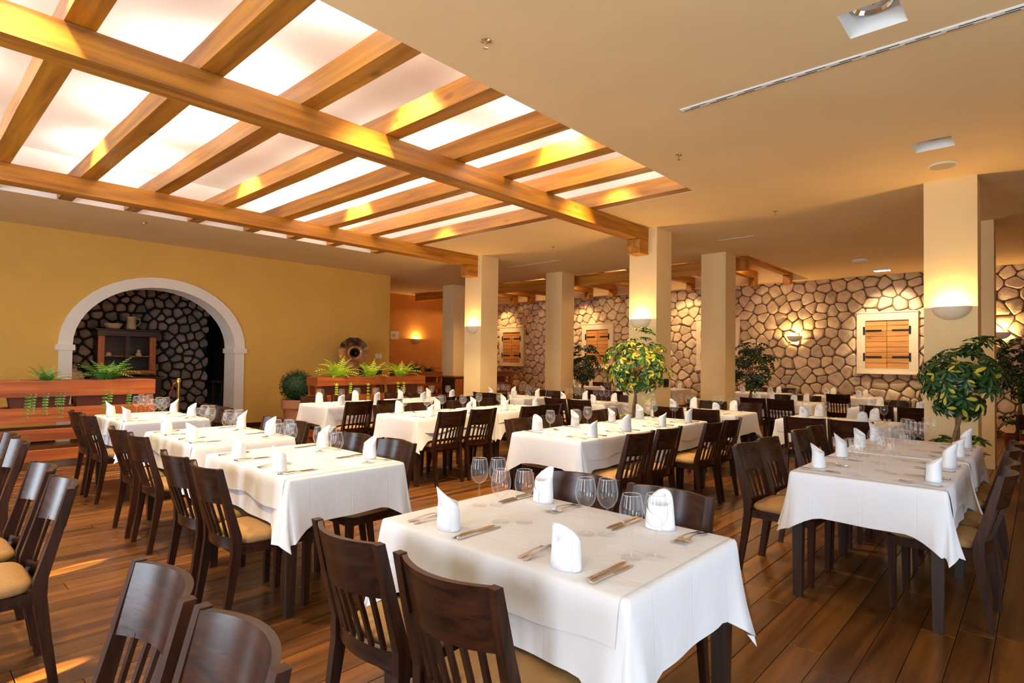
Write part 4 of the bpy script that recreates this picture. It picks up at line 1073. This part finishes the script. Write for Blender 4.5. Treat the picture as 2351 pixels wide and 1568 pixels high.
MB().cbox(-.52, .52, -.26, .22, 1.04, 1.13, .01).build('drawer_rail', M['red_wood'], t)
MB().cbox(-.50, .50, -.14, .2, 1.41, 1.43, .003).build('shelf', M['red_wood'], t)
MB().cbox(-.54, .54, -.29, .23, 1.83, 1.95, .01).cbox(-.58, .58, -.33, .24, 1.95, 1.975, .006).build('cornice', M['dark_wood'], t)
def pottery(name, prof, loc, label, cat, handle=None):
    t = thing(name, label, cat, loc); MB().lathe(prof, 22, cap0=True).build('body', M['clay'], t, smooth='auto')
    if handle: MB().tube(handle, .011, 8).build('handle', M['clay'], t, smooth=True)
    return t
pottery('serving_bowl', [(.10, 0), (.12, .01), (.17, .10), (.185, .115), (.165, .11), (.1, .03), (.001, .02)], (3.13, 14.08, 1.976), 'wide pale clay bowl on top of the dark cupboard', 'bowl')
pottery('jug', [(.075, 0), (.09, .02), (.085, .16), (.075, .22), (.10, .27), (.09, .265), (.07, .21), (.07, .05), (.001, .03)], (3.45, 14.05, 1.976), 'pale clay jug with handle on top of the dark cupboard', 'jug', [(.08, 0, .24), (.15, 0, .23), (.16, 0, .16), (.09, 0, .07)])
pottery('lidded_dish', [(.05, 0), (.055, .03), (.05, .05), (.02, .07), (.001, .08)], (3.08, 14.15, 1.432), 'small clay cup on the left cupboard shelf', 'cup')
pottery('lidded_dish', [(.055, 0), (.06, .04), (.03, .07), (.04, .10), (.02, .13), (.001, .135)], (3.62, 14.15, 1.432), 'small clay pot on the right cupboard shelf', 'pot')
pottery('storage_jar', [(.14, 0), (.21, .10), (.22, .2), (.17, .30), (.10, .33), (.11, .36), (.09, .36), (.08, .3), (.001, .28)], (2.42, 13.9, .80), 'rounded pale clay vessel left of the dark cupboard', 'jar')
t = thing('low_bench', 'dark low bench carrying the rounded clay vessel', 'bench', (2.35, 13.9, 0))
MB().cbox(-.36, .36, -.3, .3, .75, .799, .005).build('top', M['dark_wood'], t)
for sx in (-1, 1):
    for sy in (-1, 1): MB().bar([(sx*.3, sy*.24, 0), (sx*.3, sy*.24, .76)], [(.05, .05), (.06, .06)]).build('leg', M['dark_wood'], t)
for k in range(3): pottery('plate', [(.06, 0), (.11, .012), (.13, .016), (.11, .018), (.001, .008)], (3.72, 13.96, 1.004+k*.022), ['lowest', 'middle', 'topmost'][k]+' pale plate of the stack on the cupboard worktop', 'plate')
t = thing('serving_table', 'small dark table in the right of the niche', 'table', (5.45, 13.9, 0))
MB().cbox(-.35, .35, -.3, .3, .84, .88, .004).build('top', M['dark_wood'], t)
for sx in (-1, 1):
    for sy in (-1, 1): MB().bar([(sx*.3, sy*.25, 0), (sx*.3, sy*.25, .84)], [(.04, .04), (.05, .05)]).build('leg', M['dark_wood'], t)
tcl = MB(); 
rows = []
for j in range(8):
    rows.append([(-.16+.32*i/12, -.31-.012*(1+math.sin(i*1.7))*(j > 1)-.002*j if j > 1 else (.1-.4*j/1.0 if j < 2 else 0), .883 if j < 2 else .88-.055*(j-1)) for i in range(13)])
tag(tcl.grid(rows).build('serving_cloth', M['napkin'], None, smooth=True, loc=(5.40, 13.9, 0)), 'white cloth hanging from the small table in the niche', 'cloth')
# cabinet and black chair near the orange wall
t = thing('wooden_cabinet', 'low brown cabinet beside the far plain pillar', 'cabinet', (10.15, 11.35, 0))
MB().box(-.26, .26, -.24, .24, 0, .98).build('body', M['dark_wood'], t); MB().cbox(-.29, .29, -.27, .26, .98, 1.02, .006).build('top', M['red_wood'], t)
for x in (-.125, .125): d_ = MB().cbox(x-.118, x+.118, -.262, -.241, .06, .94, .003).build('door', M['red_wood'], t); MB().lathe([(.001, 0), (.012, .004), (.012, .012), (.001, .016)], 8).build('knob', M['brass'], d_, loc=(x*.35, -.275, .55))
t = thing('black_armchair', 'black round-backed chair beside the lit planter', 'chair', (8.55, 10.9, 0), .5)
MB().lathe([(.22, .40), (.25, .42), (.25, .47), (.2, .50), (.001, .51)], 22, cap0=True).build('seat', M['black'], t, smooth='auto')
rows = []
for j in range(7):
    z = .48+.56*j/6; rows.append([(.26*math.cos(PI*(.1+.8*i/12)), .24*math.sin(PI*(.1+.8*i/12))+.05*j/6, z-(.12*abs(i/6-1)**2)*(j/6)) for i in range(13)])
mb = MB().grid(rows).grid([[(p[0]*.9, p[1]*.9, p[2]) for p in r_][::-1] for r_ in rows]); mb.build('backrest', M['black'], t, smooth=True)
for a in range(4): an = PI/4+a*PI/2; MB().bar([(.22*math.cos(an), .22*math.sin(an), 0), (.18*math.cos(an), .18*math.sin(an), .41)], [(.025, .025), (.035, .035)]).build('leg', M['black'], t)
